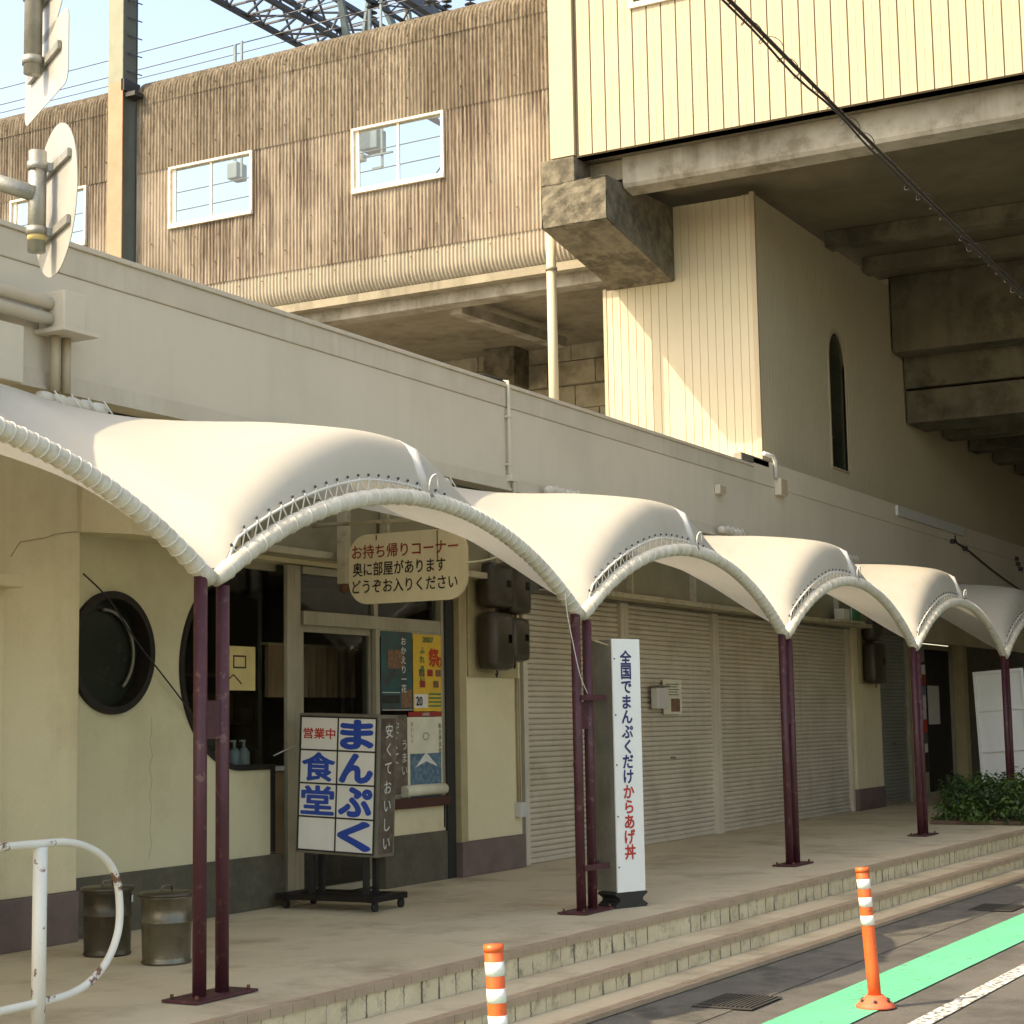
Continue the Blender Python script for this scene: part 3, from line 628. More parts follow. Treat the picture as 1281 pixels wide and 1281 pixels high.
# posters ------------------------------------------------------------------------------------
PY = 2.428
def poster(x0, x1, z0, z1, m, label, paint, y=PY):
    b = nb(); box(b, x0, x1, y, y + 0.004, z0, z1)
    o = obj('poster', b, m, label=label, cat='poster', group='posters on the shop window', origin=((x0 + x1) / 2, y, z0))
    paint(o); return o
def pbox(o, x0, x1, z0, z1, m, nm='patch', y=PY - 0.003):
    b = nb(); box(b, x0, x1, y, y + 0.002, z0, z1); obj(nm, b, m, o)
def ptext(o, txt, x, z, size, m, bold=0.0, sx=1.0, y=PY - 0.006, vertical=False, gap=1.1):
    b = nb()
    if vertical:
        for i, ch in enumerate(txt): merge(b, glyphs(ch, size, bold, sx), FAC(y, x, z - i * size * gap))
    else: merge(b, glyphs(txt, size, bold, sx), FAC(y, x, z))
    obj('lettering', b, m, o)
def p1(o):
    pbox(o, 5.55, 5.80, 1.86, 2.02, 'photo_brown'); pbox(o, 5.46, 5.74, 1.56, 1.63, 'black'); pbox(o, 5.76, 5.93, 1.52, 1.68, 'photo_brown')
    pbox(o, 5.46, 5.94, 1.50, 1.505, 'ink_white', y=PY - 0.004); pbox(o, 5.46, 5.74, 1.65, 1.655, 'ink_white')
    ptext(o, 'おかえり一花', 5.80, 2.10, 0.075, 'ink_white', 0.01, 1.2, vertical=True)
poster(5.45, 5.95, 1.50, 2.18, 'teal', 'dark teal event poster with white brush writing', p1)
def p2(o):
    ptext(o, '2007', 6.21, 2.125, 0.07, 'box_green', 0.02, 1.3)
    ptext(o, 'ふれあい', 6.11, 2.03, 0.075, 'box_green', 0.02, 1.1, vertical=True)
    ptext(o, '祭', 6.31, 1.97, 0.17, 'ink_red', 0.02, 1.1); ptext(o, 'り', 6.41, 1.93, 0.11, 'ink_red', 0.02, 0.9)
    pbox(o, 5.98, 6.20, 1.52, 1.64, 'ink_white'); ptext(o, '20', 6.05, 1.58, 0.11, 'ink_black', 0.02, y=PY - 0.008)
    for k, (x, m) in enumerate(((6.06, 'photo_brown'), (6.2, 'ink_darkred'), (6.34, 'photo_brown'), (6.07, 'ink_darkred'), (6.3, 'photo_brown'))):
        pbox(o, x, x + 0.09, 1.80 - 0.1 * (k // 3), 1.86 - 0.1 * (k // 3), m)
    for k in range(4): pbox(o, 6.22, 6.43, 1.53 + k * 0.035, 1.545 + k * 0.035, 'box_green')
poster(5.965, 6.455, 1.49, 2.17, 'yellow', 'yellow festival poster with big red character', p2)
pr = poster(5.88, 6.45, 1.445, 1.485, 'ink_darkred', 'narrow dark red printed strip below the festival poster', lambda o: ptext(o, 'お食事処', 6.16, 1.464, 0.032, 'ink_white', 0.0))
def p3(o):
    pbox(o, 5.90, 6.42, 0.72, 1.12, 'photo_blue'); ptext(o, '新世界菜館', 6.40, 1.36, 0.05, 'ink_black', 0, vertical=True); ptext(o, 'おいしい', 5.93, 1.38, 0.045, 'ink_black', 0, vertical=True)
    b = nb(); tube(b, [(6.16 + 0.05 * math.cos(a / 3), PY - 0.004, 1.27 + 0.03 * math.sin(a / 3)) for a in range(19)], 0.003, 4); obj('drawing', b, 'weathered', o)
    b = nb(); merge(b, shape([(5.98, 1.0), (6.16, 1.13), (6.36, 1.0), (6.16, 1.05)], [], 0.002), FAC(PY - 0.0035)); obj('drawing', b, 'ink_white', o)
poster(5.86, 6.46, 0.70, 1.44, 'paper', 'white poster with blue photograph in its lower half', p3)
def p4(o):
    ptext(o, '安くて', 5.66, 1.35, 0.12, 'ink_white', 0.0, vertical=True); ptext(o, 'うまい', 5.80, 1.20, 0.10, 'ink_white', 0.0, vertical=True)
poster(5.52, 5.85, 0.78, 1.46, 'sign_brown', 'brown handwritten poster partly behind the lit sign box', p4)

# curled magazine on the sill
b = nb(); tube(b, [(5.75, 2.40, 0.80), (6.05, 2.395, 0.805), (6.42, 2.40, 0.80)], 0.05, 12); obj('rolled_paper', b, 'paper', label='rolled pale paper lying along the dark red sill', cat='paper', origin=(6.1, 2.4, 0.76))

# ------------------------------------------------------------------ meters
def meter_group(x0, label, spec, plate):
    e = empty('electricity_meters', (x0, 2.3, 1.8), label, 'meters')
    b = nb(); box(b, *plate, 0.008); obj('board', b, 'board_tan', e)
    for (x, w, z, h, y) in spec:
        b = nb(); box(b, x, x + w, y - 0.20, y, z, z + h, 0.07)
        for v in b.verts: pass
        c = obj('meter_cover', b, 'meter', e, True)
        b = nb(); box(b, x + w * 0.62, x + w * 0.80, y - 0.206, y - 0.198, z + h * 0.46, z + h * 0.62, 0.004); obj('meter_window', b, 'glass_dark', c)
        b = nb(); tube(b, [(x + w / 2, y - 0.1, z + 0.01), (x + w / 2 + 0.015, y - 0.1, z - 0.03), (x + w / 2, y - 0.1, z - 0.06), (x + w / 2 - 0.015, y - 0.1, z - 0.03)], 0.009, 6); obj('cable_loop', b, 'black', c)
    return e
meter_group(7.2, 'cluster of four dark brown meter covers on the cream pillar', [(6.86, 0.40, 1.86, 0.54, 2.30), (7.31, 0.34, 1.95, 0.42, 2.34), (6.86, 0.40, 2.44, 0.42, 2.30), (7.31, 0.38, 2.40, 0.50, 2.34)], (6.78, 7.72, 2.335, 2.357, 1.80, 3.0))
meter_group(18.6, 'dark meter boxes on the far pillar beside the grey shutter', [(18.45, 0.60, 1.86, 0.62, 2.34), (18.45, 0.55, 2.50, 0.42, 2.34)], (18.35, 19.2, 2.355, 2.378, 1.86, 3.0))
e = empty('wall_conduit', (7.93, 2.33, 0.45), 'thin vertical conduit with outlet box beside the first shutter', 'conduit')
b = nb(); tube(b, [(7.70, 2.34, 0.6), (7.70, 2.34, 1.80)], 0.012, 8); tube(b, [(7.735, 2.34, 0.6), (7.735, 2.34, 1.80)], 0.008, 8); obj('pipe', b, 'board_tan', e)
b = nb(); box(b, 7.65, 7.75, 2.29, 2.36, 0.48, 0.62, 0.008); box(b, 7.76, 7.84, 2.31, 2.37, 0.50, 0.58, 0.008); obj('outlet_box', b, 'sign_grey', e)

# ------------------------------------------------------------------ details on the parapet
e = empty('drain_pipe', (6.95, 1.97, 3.5), 'thin white drain pipe down the parapet between two canopy bays', 'pipe')
b = nb(); tube(b, [(6.95, 2.1, 4.56), (6.95, 1.97, 4.54), (6.95, 1.965, 4.45), (6.95, 1.965, 3.66), (7.0, 1.95, 3.62), (7.0, 1.95, 3.45)], 0.017, 8); obj('pipe', b, 'fascia', e, True)
b = nb()
for z in (3.75, 4.2): box(b, 6.92, 6.98, 1.945, 1.998, z, z + 0.02, 0.003)
box(b, 6.93, 7.06, 1.93, 1.999, 3.60, 3.66, 0.008); obj('clamp', b, 'fascia', e)
b = nb(); tube(b, [(6.4, 2.1, 4.54), (6.65, 2.05, 4.56), (6.85, 2.0, 4.55), (6.95, 1.99, 4.52)], 0.014, 8)
obj('black_hose', b, 'black', label='short black hose lying on the parapet cap', cat='hose')
def jbox(x, z, w, h, dd, label):
    e = empty('junction_box', (x, FY, z), label, 'box')
    b = nb(); box(b, x - w / 2, x + w / 2, FY - dd, FY - 0.003, z - h / 2, z + h / 2, 0.006); obj('body', b, 'fascia', e)
    b = nb(); box(b, x - w / 2 + 0.01, x + w / 2 - 0.01, FY - dd - 0.008, FY - dd, z - h / 2 + 0.01, z + h / 2 - 0.01, 0.003); obj('cover', b, 'siding', e)
jbox(12.11, 4.07, 0.20, 0.11, 0.07, 'small cream square box on the parapet'); jbox(14.15, 4.32, 0.24, 0.22, 0.09, 'cream box fed by a short pipe below the parapet cap')
b = nb(); tube(b, [(13.75, 2.02, 4.72), (13.95, 1.97, 4.70), (14.0, 1.96, 4.64), (14.0, 1.96, 4.42)], 0.028, 8); obj('elbow_pipe', b, 'sign_grey', label='short pale elbow pipe running down to the cream box', cat='pipe')
b = nb(); box(b, 12.9, 13.85, 1.99, 2.10, 4.535, 4.63, 0.01); o = obj('cable_duct', b, 'weathered', label='grey duct piece on the parapet at the tower foot', cat='duct')
b = nb(); tube(b, droop([(22.7, 1.985, 4.42), (22.8, 1.98, 4.30), (23.5, 1.97, 4.22), (25.4, 1.97, 3.95), (28, 1.97, 3.66)], 6), 0.014, 6)
for x, z in ((22.4, 4.26), (23.2, 4.20), (27.0, 4.30), (27.3, 4.12), (27.1, 4.2)): box(b, x, x + 0.12, 1.93, 1.997, z, z + 0.07, 0.01)
obj('wall_cable', b, 'black', label='black cable with small fixings on the far parapet', cat='cable', origin=(25, 1.98, 3.9))
# air duct gear at far left
e = empty('pipe_housing', (0.9, 1.9, 3.5), 'cream housing box with ducts at the left end of the parapet', 'duct')
b = nb(); box(b, 0.86, 1.06, 1.78, FY - 0.003, 3.89, 4.13, 0.01); box(b, 0.82, 1.14, 1.74, FY - 0.003, 3.86, 3.888, 0.004); obj('box', b, 'fascia', e)
for z, x1 in ((4.05, 0.88), (3.95, 0.88)):
    b = nb(); tube(b, [(-3, 1.90, z + 0.02), (x1, 1.90, z)], 0.042, 12); obj('duct', b, 'fascia', e)
for x in (0.93, 1.03):
    b = nb(); tube(b, [(x, 1.92, 3.87), (x, 1.92, 3.5)], 0.032, 12); obj('duct', b, 'siding', e)
b = nb(); box(b, -3, 0.62, 1.88, FY - 0.003, 3.50, 3.86, 0.01); obj('louvre_box', b, 'fascia', e)
b = nb()
for k in range(5): tbox(b, 2.6, 0.04, 0.012, Matrix.Translation((-0.97, 1.87, 3.53 + k * 0.06)) @ Matrix.Rotation(0.6, 4, 'X'))
obj('slats', b, 'weathered', e)

# cable drooping across the porthole wall
b = nb(); tube(b, droop([(1.67, 2.34, 2.42), (1.95, 2.36, 2.26), (2.25, 2.37, 1.98), (2.52, 2.39, 1.78), (2.75, 2.40, 1.60), (2.95, 2.40, 1.42)], 8), 0.006, 6)
obj('loose_cable', b, 'cable', label='thin black cable drooping across the round window', cat='cable', origin=(2, 2.4, 1.4))

# ------------------------------------------------------------------ canopy: posts, arches, membranes
def post_proto():
    e = empty('canopy_post', (0, 0, 0), 'maroon twin-pipe post with low plate nearest the camera beside the bins', 'post', 'maroon canopy posts')
    for x, zt in ((0.0, 2.17), (0.185, 2.13)):
        b = nb(); tube(b, [(x, 0, 0.01), (x, 0, zt)], 0.036, 20); obj('pipe', b, 'maroon', e, True)
    b = nb(); box(b, -0.16, 0.345, -0.115, 0.115, 0.004, 0.018, 0.003); p = obj('base_plate', b, 'maroon', e)
    for x in (-0.12, 0.305):
        for y in (-0.08, 0.08):
            b = nb(); tube(b, [(x, y, 0.018), (x, y, 0.04)], 0.010, 6); obj('bolt', b, 'rust', p)
    b = nb(); box(b, 0.036, 0.149, -0.014, 0.014, 1.32, 1.52); obj('spacer_plate', b, 'maroon', e)
    return e
pp = post_proto()
plabels = [None, 'maroon twin-pipe post strapped to the tall white sign', 'maroon twin-pipe post in front of the widest shutter', 'maroon twin-pipe post before the grey green shutter', 'maroon post in front of the leaning white board', 'farthest maroon post beyond the leaning board']
for k in range(1, 6): copy_thing(pp, (k * B, 0, 0), plabels[k])
copy_thing(pp, (-B, 0, 0), 'maroon post left of the picture edge')

H0, RISE = 2.195, 0.61
SP = B - 0.185                # span of an arch between twin pipes
RA = (SP * SP / 4 + RISE * RISE) / (2 * RISE)
def arch_z(t):                # t 0..1
    x = (t - 0.5) * SP
    return H0 + RISE - (RA - math.sqrt(RA * RA - x * x))
YR = 1.82
def mem(t, y):
    """height of the membrane at arch fraction t and depth y"""
    s = 1 - abs(2 * t - 1) ** 2.0
    gap = 0.022 + (0.078 * min(1, t / 0.035) * (1 if t < 0.33 else max(0.25, 1 - (t - 0.33) * 4)) if t < 0.5 else 0.0195 * max(0, 1 - (t - 0.5) * 12))
    edge = H0 + 0.02 + (arch_z(t) - H0) + gap * min(1, t * 25 + 0.2) * min(1, (1 - t) * 10 + 0.3)
    v = y / YR
    sb = s ** 0.8 if t < 0.5 else s ** (2.5 + 9 * math.exp(-y / 1.0))
    bulge = 0.31 * (1 - math.exp(-y / 0.055)) * sb + 0.11 * sb * (1 - math.exp(-y / 0.5))
    valley = 1.15 * v * (1 - s * 0.95)
    rear_flat = 0.0
    return edge + bulge + valley * (1.0) + rear_flat
def bay_proto():
    e = empty('fabric_canopy', (0.185, 0, 2.17), '', 'canopy', 'white canopy bays')
    X0 = 0.185
    nu, nv = 64, 30
    b = nb(); g = []
    for i in range(nu + 1):
        t = i / nu; row = []
        for j in range(nv + 1):
            y = YR * (j / nv) ** 1.7
            tt = -0.022 + t * 1.044            # membrane reaches the middle of the twin pipe
            tc = min(max(tt, 0), 1)
            x = X0 + tt * SP
            yo = 0.02 + y
            rip = 0.0035 * math.sin(t * 2 * PI * 33) * math.exp(-y / 0.10) * (1 if t < 0.55 else 0.3) + 0.006 * math.sin(t * 37 + 5 * y) * math.exp(-abs(t - 0.02) / 0.08) + 0.004 * math.sin(y * 9 + t * 21)
            sag = rip - 0.07 * math.sin(PI * min(1, abs(2 * t - 1))) * (j / nv) ** 3
            row.append(b.verts.new((x, yo, mem(tc, y) + sag)))
        g.append(row)
    for i in range(nu):
        for j in range(nv):
            q = b.faces.new((g[i][j], g[i + 1][j], g[i + 1][j + 1], g[i][j + 1])); q.smooth = True
    obj('membrane', b, 'fabric', e, True)
    # wrapped arch tube: rope wound round it
    n = 330; wraps = 58
    pts = [(X0 + t * SP, 0, arch_z(t)) for t in [i / n for i in range(n + 1)]]
    pts = [(X0 - 0.07, 0, H0 - 0.035)] + pts + [(X0 + SP + 0.07, 0, H0 - 0.035)]
    random.seed(3); jit = [random.uniform(-0.25, 0.25) for _ in range(wraps + 2)]
    def rad(i):
        ph = i / n * wraps; k = int(ph); fr_ = ph - k
        return 0.043 + 0.008 * abs(math.sin(PI * (fr_))) ** 0.6 + 0.003 * jit[min(k, wraps)]
    b = nb(); tube(b, pts, 0.045, 14, radf=rad)
    for k in range(0, wraps):
        t = (k + 0.5) / wraps; c = Vector((X0 + t * SP, 0, arch_z(t))); t2 = min(1, t + 0.004); dv = Vector((X0 + t2 * SP, 0, arch_z(t2))) - c; dv.normalize()
        nrm = Vector((-dv.z, 0, dv.x)); tilt = 0.30 + jit[k] * 0.5; ring = []
        for q in range(15):
            a = 2 * PI * q / 14
            ring.append(c + nrm * math.cos(a) * 0.050 + Vector((0, 1, 0)) * math.sin(a) * 0.050 + dv * math.cos(a) * tilt * 0.03 * (1 if jit[k] > 0 else 0.6))
        if k % 2 == 0 or t > 0.5: tube(b, ring, 0.0055, 5, cap=False, mi=1)
    obj('arch_tube', b, ['rope', 'cord'], e, True)
    # zigzag lacing between membrane edge and tube on the near half
    b = nb(); g2 = nb(); k = 0; t = 0.012
    while t < 0.56:
        c = Vector((X0 + t * SP, 0.0, arch_z(t) + 0.035)); t3 = t + 0.011
        m1 = Vector((X0 + t3 * SP, 0.012, mem(t3, 0) + 0.012)); t4 = t + 0.019; c2 = Vector((X0 + t4 * SP, 0.0, arch_z(min(1, t4)) + 0.035))
        tube(b, [c, m1], 0.0045, 5); tube(b, [m1, c2 + Vector((0.02, 0, 0))], 0.0045, 5)
        bmesh.ops.create_uvsphere(g2, u_segments=6, v_segments=5, radius=0.009, matrix=Matrix.Translation(m1 + Vector((0, 0.006, 0.015))))
        t += 0.027
    merge(b, g2, None, 1); lace = b
    # edge rope along the membrane front
    b = nb(); tube(b, [(X0 + t * SP, 0.012, mem(t, 0) - 0.004) for t in [i / 80 * 0.56 for i in range(81)]], 0.008, 6); merge(b, lace); obj('edge_lacing', b, ['cord', 'steel_dark'], e, True)
    # curved ridge tube whose capped end stands on the arch
    b = nb(); xm = X0 + 0.5 * SP
    tube(b, [(xm, -0.01, arch_z(0.5) + 0.03)] + [(xm, -0.005 + YR * v, mem(0.5, YR * v) - 0.055) for v in [i / 16 for i in range(17)]], 0.05, 14); obj('ridge_tube', b, 'sign_grey', e, True)
    b = nb(); tube(b, [(xm - 0.05 + 0.14 * i / 8, -0.055 + 0.01 * math.sin(i), arch_z(0.5) + 0.05 + 0.11 * math.sin(PI * i / 8)) for i in range(9)], 0.006, 6); obj('tie_loop', b, 'cord', e)
    # rear anchor tubes at the parapet
    for tx in (-1.22, 1.22):
        b = nb(); z0 = 3.43 + (0.0 if tx < 0 else 0.14); pr_ = [(xm + tx - 0.30 + 0.6 * i / 60, YR + 0.06, z0 + 0.0 * i) for i in range(61)]
        tube(b, pr_, 0.05, 12, radf=lambda i: 0.040 + 0.012 * abs(math.sin(i / 60 * PI * 5))); a_ = obj('anchor_tube', b, 'rope', e, True)
        b = nb()
        for k in range(4):
            xx = xm + tx - 0.22 + 0.15 * k; tube(b, [(xx, YR + 0.0, z0 + 0.05), (xx + 0.04, YR - 0.01, z0), (xx + 0.09, YR - 0.03, z0 - 0.06)], 0.006, 5)
        obj('tie', b, 'cord', a_)
    return e
bay = bay_proto()
blab = {0: 'white fabric canopy bay over the round sign and eatery door', -1: 'white canopy bay cut by the left picture edge', 1: 'white canopy bay between the tall sign and the wide shutter',
        2: 'white canopy bay above the widest shutter', 3: 'white canopy bay over the grey green shutter', 4: 'farthest visible white canopy bay above the leaning board', 5: 'last canopy bay beyond the right picture edge'}
bay['label'] = blab[0]
for k in (-1, 1, 2, 3, 4, 5): copy_thing(bay, (0.185 + k * B, 0, 2.17), blab[k])
# loose cords hanging at the second post
b = nb(); tube(b, droop([(4.08, -0.055, 2.30), (4.10, -0.06, 2.15), (4.17, -0.06, 1.97), (4.28, -0.06, 1.72), (4.42, -0.05, 1.58)], 8), 0.004, 6)
obj('dangling_string', b, 'cord', label='thin white cord hanging loosely beside the second post', cat='cord', origin=(4.3, 0, 1.4))

# ------------------------------------------------------------------ oval hanging sign
OX = 4.1
ov = empty('hanging_sign', (OX, 1.3, 2.36), 'cream rounded hanging sign with red and black Japanese writing', 'sign')
def rrect(w, h, rr, n=10):
    o_ = []
    for cx, cy, a0 in ((w / 2 - rr, h / 2 - rr, 0), (-w / 2 + rr, h / 2 - rr, 90), (-w / 2 + rr, -h / 2 + rr, 180), (w / 2 - rr, -h / 2 + rr, 270)):
        o_ += [(cx + rr * math.cos(R(a0 + 90 * i / n)), cy + rr * math.sin(R(a0 + 90 * i / n))) for i in range(n + 1)]
    return o_
OZ = 2.575
b = nb(); merge(b, shape(rrect(1.06, 0.54, 0.17), [], 0.03), CRS(OX, 1.31, OZ)); obj('board', b, 'sign_cream', ov)
for i, (txt, m, w) in enumerate((('お持ち帰りコーナー', 'ink_darkred', 0.96), ('奥に部屋があります', 'ink_black', 0.84), ('どうぞお入りください', 'ink_black', 0.95))):
    b = glyphs(txt, 0.115, 0.012, 0.88); xs = [v.co.x for v in b.verts]; s = w / (max(xs) - min(xs))
    bmesh.ops.transform(b, matrix=Matrix.Diagonal((s, 1, 1, 1)), verts=b.verts)
    c = nb(); merge(c, b, CRS(OX - 0.003, 1.31 + (0.5 - w / 2) * 0.9, OZ + 0.135 - i * 0.135)); obj('lettering', c, m, ov)
for y in (1.58, 1.03):
    b = nb(); tube(b, [(OX + 0.015, y, OZ + 0.20), (OX + 0.015, y, 2.93)], 0.010, 8); tube(b, [(OX - 0.008, y, OZ + 0.02 + (0.2 if y > 1.2 else 0)), (OX - 0.008, y, OZ + 0.26)], 0.004, 5); obj('hanger', b, 'rust', ov)
b = nb(); tube(b, [(OX + 0.015, 0.95, 2.93), (OX + 0.015, 2.2, 2.95)], 0.016, 8); obj('support_rod', b, 'rusty_white', ov)
b = nb(); tube(b, droop([(OX, 0.79, OZ + 0.0), (OX + 0.12, 0.66, 2.60), (OX + 0.22, 0.52, 2.66), (OX + 0.25, 0.45, 2.74)], 8), 0.008, 6); obj('tie_cord', b, 'rope', ov)

# ------------------------------------------------------------------ wheeled light-box sign
AX, AY = 3.93, 1.50     # near right-bottom corner of the box front (front faces -X)
ls = empty('lightbox_sign', (3.9, 1.9, 0), 'white light-box shop sign with blue brush characters standing on a wheeled base', 'sign')
WL, HL, DL = 0.735, 1.06, 0.25
tilt = Matrix.Translation((AX, AY, 0.39)) @ Matrix.Rotation(R(2.4), 4, 'X') @ Matrix.Translation((-AX, -AY, -0.39))
def lsobj(nm, b, m, par=ls):
    bmesh.ops.transform(b, matrix=tilt, verts=b.verts); return obj(nm, b, m, par)
b = nb(); box(b, AX, AX + DL, AY, AY + WL, 0.39, 0.39 + HL, 0.006); cs = lsobj('case', b, 'weathered')
b = nb(); box(b, AX - 0.006, AX, AY + 0.022, AY + WL - 0.022, 0.415, 0.39 + HL - 0.025); fp = lsobj('face_panel', b, 'sign_white')
cw = (WL - 0.044) / 2; ch_ = (HL - 0.05) / 4
b = nb()
for i in range(3): box(b, AX - 0.010, AX - 0.0065, AY + 0.022 + i * cw - 0.006, AY + 0.022 + i * cw + 0.006, 0.415, 0.39 + HL - 0.025)
for j in range(5): box(b, AX - 0.0105, AX - 0.0068, AY + 0.016, AY + WL - 0.016, 0.415 + j * ch_ - 0.006, 0.415 + j * ch_ + 0.006)
lsobj('grid_bars', b, 'black')
def fit(txt, w, h, bold, mtx, m, par):
    g_ = glyphs(txt, 1, bold); xs = [v.co.x for v in g_.verts]; yy = [v.co.y for v in g_.verts]
    bmesh.ops.transform(g_, matrix=Matrix.Diagonal((w / (max(xs) - min(xs)), h / (max(yy) - min(yy)), 0.3, 1)), verts=g_.verts)
    c_ = nb(); merge(c_, g_, mtx); bmesh.ops.transform(c_, matrix=tilt, verts=c_.verts); return obj('lettering', c_, m, par)
yR = AY + 0.022 + cw / 2; yL = yR + cw            # right column is nearer the street (smaller y)
zc = lambda j: 0.415 + (3.5 - j) * ch_
for j, chh in enumerate('まんぷく'): fit(chh, cw * 0.90, ch_ * 0.90, 0.048, CRS(AX - 0.0075, yR, zc(j)), 'ink_blue', ls)
fit('営業中', cw * 0.86, ch_ * 0.33, 0.02, CRS(AX - 0.0075, yL, zc(0)), 'ink_red', ls)
for j, chh in ((1, '食'), (2, '堂')): fit(chh, cw * 0.90, ch_ * 0.88, 0.030, CRS(AX - 0.0075, yL, zc(j)), 'ink_blue', ls)
b = nb(); box(b, AX + 0.03, AX + DL - 0.03, AY - 0.006, AY, 0.415, 0.39 + HL - 0.025); lsobj('side_panel', b, 'sign_brown')
b = nb()
for i, chh in enumerate('安くておいしい'):
    merge(b, glyphs(chh, 0.112, 0.006), FAC(AY - 0.009, AX + DL / 2, 0.39 + HL - 0.12 - i * 0.14) @ Matrix.Rotation(0.06, 4, 'Z'))
lsobj('lettering', b, 'ink_white')
for x, y in ((AX + 0.05, AY + 0.12), (AX + 0.18, AY + 0.12), (AX + 0.05, AY + WL - 0.12), (AX + 0.18, AY + WL - 0.12)):
    b = nb(); box(b, x - 0.02, x + 0.02, y - 0.02, y + 0.02, 0.11, 0.395); obj('leg', b, 'black', ls)
b = nb(); box(b, AX - 0.10, AX + 0.36, AY - 0.05, AY + 0.02, 0.07, 0.115, 0.004); box(b, AX - 0.10, AX + 0.36, AY + WL - 0.02, AY + WL + 0.12, 0.07, 0.115, 0.004)
box(b, AX - 0.10, AX - 0.02, AY + 0.02, AY + WL - 0.02, 0.072, 0.113); box(b, AX + 0.28, AX + 0.36, AY + 0.02, AY + WL - 0.02, 0.072, 0.113); box(b, AX + 0.0, AX + 0.22, AY + 0.08, AY + WL - 0.08, 0.09, 0.112)
ct = obj('base_frame', b, 'darkwood', ls)
for x in (AX - 0.05, AX + 0.31):
    for y in (AY - 0.02, AY + WL + 0.05):
        b = nb(); tube(b, [(x, y - 0.013, 0.034), (x, y + 0.013, 0.034)], 0.033, 14); box(b, x - 0.014, x + 0.014, y - 0.02, y + 0.02, 0.055, 0.072); obj('caster', b, 'black', ct)
b = nb(); tube(b, droop([(AX + 0.1, AY + WL, 1.25), (4.1, 2.38, 1.22), (4.05, 2.53, 1.15)], 8), 0.006, 6); obj('power_cord', b, 'sign_grey', ls)
b = nb(); tube(b, droop([(AX + 0.08, AY + 0.12, 1.30), (AX + 0.06, AY + 0.3, 1.335), (AX + 0.08, AY + 0.5, 1.31)], 8), 0.005, 6); obj('handle_wire', b, 'weathered', ls)

# ------------------------------------------------------------------ tall white sign strapped to post 2
ts = empty('tall_sign', (4.7, -0.1, 0), 'tall narrow white sign board with vertical navy and red writing', 'sign')
ang = R(-22.7); C0 = Vector((4.69, -0.13, 0.12))
du = Vector((math.cos(ang), math.sin(ang), 0)); dn = Vector((math.sin(ang), -math.cos(ang), 0))   # dn: outward (street side)
TS = Matrix.Translation(C0) @ Matrix((du, Vector((0, 0, 1)), dn)).transposed().to_4x4()
WT, HT, DT = 0.275, 1.865, 0.27
b = nb(); box(b, 0, WT - 0.004, 0, HT, -DT, -0.012, 0.004); bmesh.ops.transform(b, matrix=TS, verts=b.verts); obj('case', b, 'weathered', ts)
b = nb(); box(b, -0.002, WT, -0.004, HT + 0.004, -0.012, 0.002, 0.002); box(b, 0.03, WT + 0.001, -0.004, HT + 0.004, -0.05, -0.0121); bmesh.ops.transform(b, matrix=TS, verts=b.verts); obj('front_panel', b, 'sign_white', ts)
def tall(txt, z0, dz, m):
    b = nb()
    for i, chh in enumerate(txt):
        merge(b, glyphs(chh, 0.115, 0.028, 1.0, 0.0), TS @ Matrix.Translation((WT * 0.47, z0 - i * dz, 0.004)))
    obj('lettering', b, m, ts)
tall('全国でまんぷくだけ', 1.73, 0.111, 'ink_navy'); tall('からあげ丼', 1.73 - 9 * 0.111, 0.111, 'ink_red')
for z in (0.18, 0.55, 0.93, 1.3, 1.72):
    b = nb(); tube(b, [TS @ Vector((0.015, z, 0.002)), TS @ Vector((0.015, z, 0.007))], 0.006, 8); obj('screw', b, 'rust', ts)
for z in (0.32, 1.55):
    b = nb(); bar(b, (4.33, -0.045, z), (4.66, -0.075, z), 0.012, 0.04); bar(b, (4.55, -0.045, z), (4.80, 0.09, z), 0.012, 0.04); obj('strap', b, 'maroon', ts)
b = nb(); xs_prof = [(-0.11, 0.0), (0.11, 0.0), (0.12, 0.02), (0.085, 0.05), (0.085, 0.07), (0.12, 0.10), (0.11, 0.118), (-0.11, 0.118), (-0.12, 0.10), (-0.085, 0.07), (-0.085, 0.05), (-0.12, 0.02)]
merge(b, shape([(x * 1.35, z) for x, z in xs_prof], [], 0.20), Matrix.Translation(C0 + du * 0.135 - Vector((0, 0, 0.12))) @ Matrix((du, Vector((0, 0, 1)), dn)).transposed().to_4x4()); obj('foot_block', b, 'black', ts)

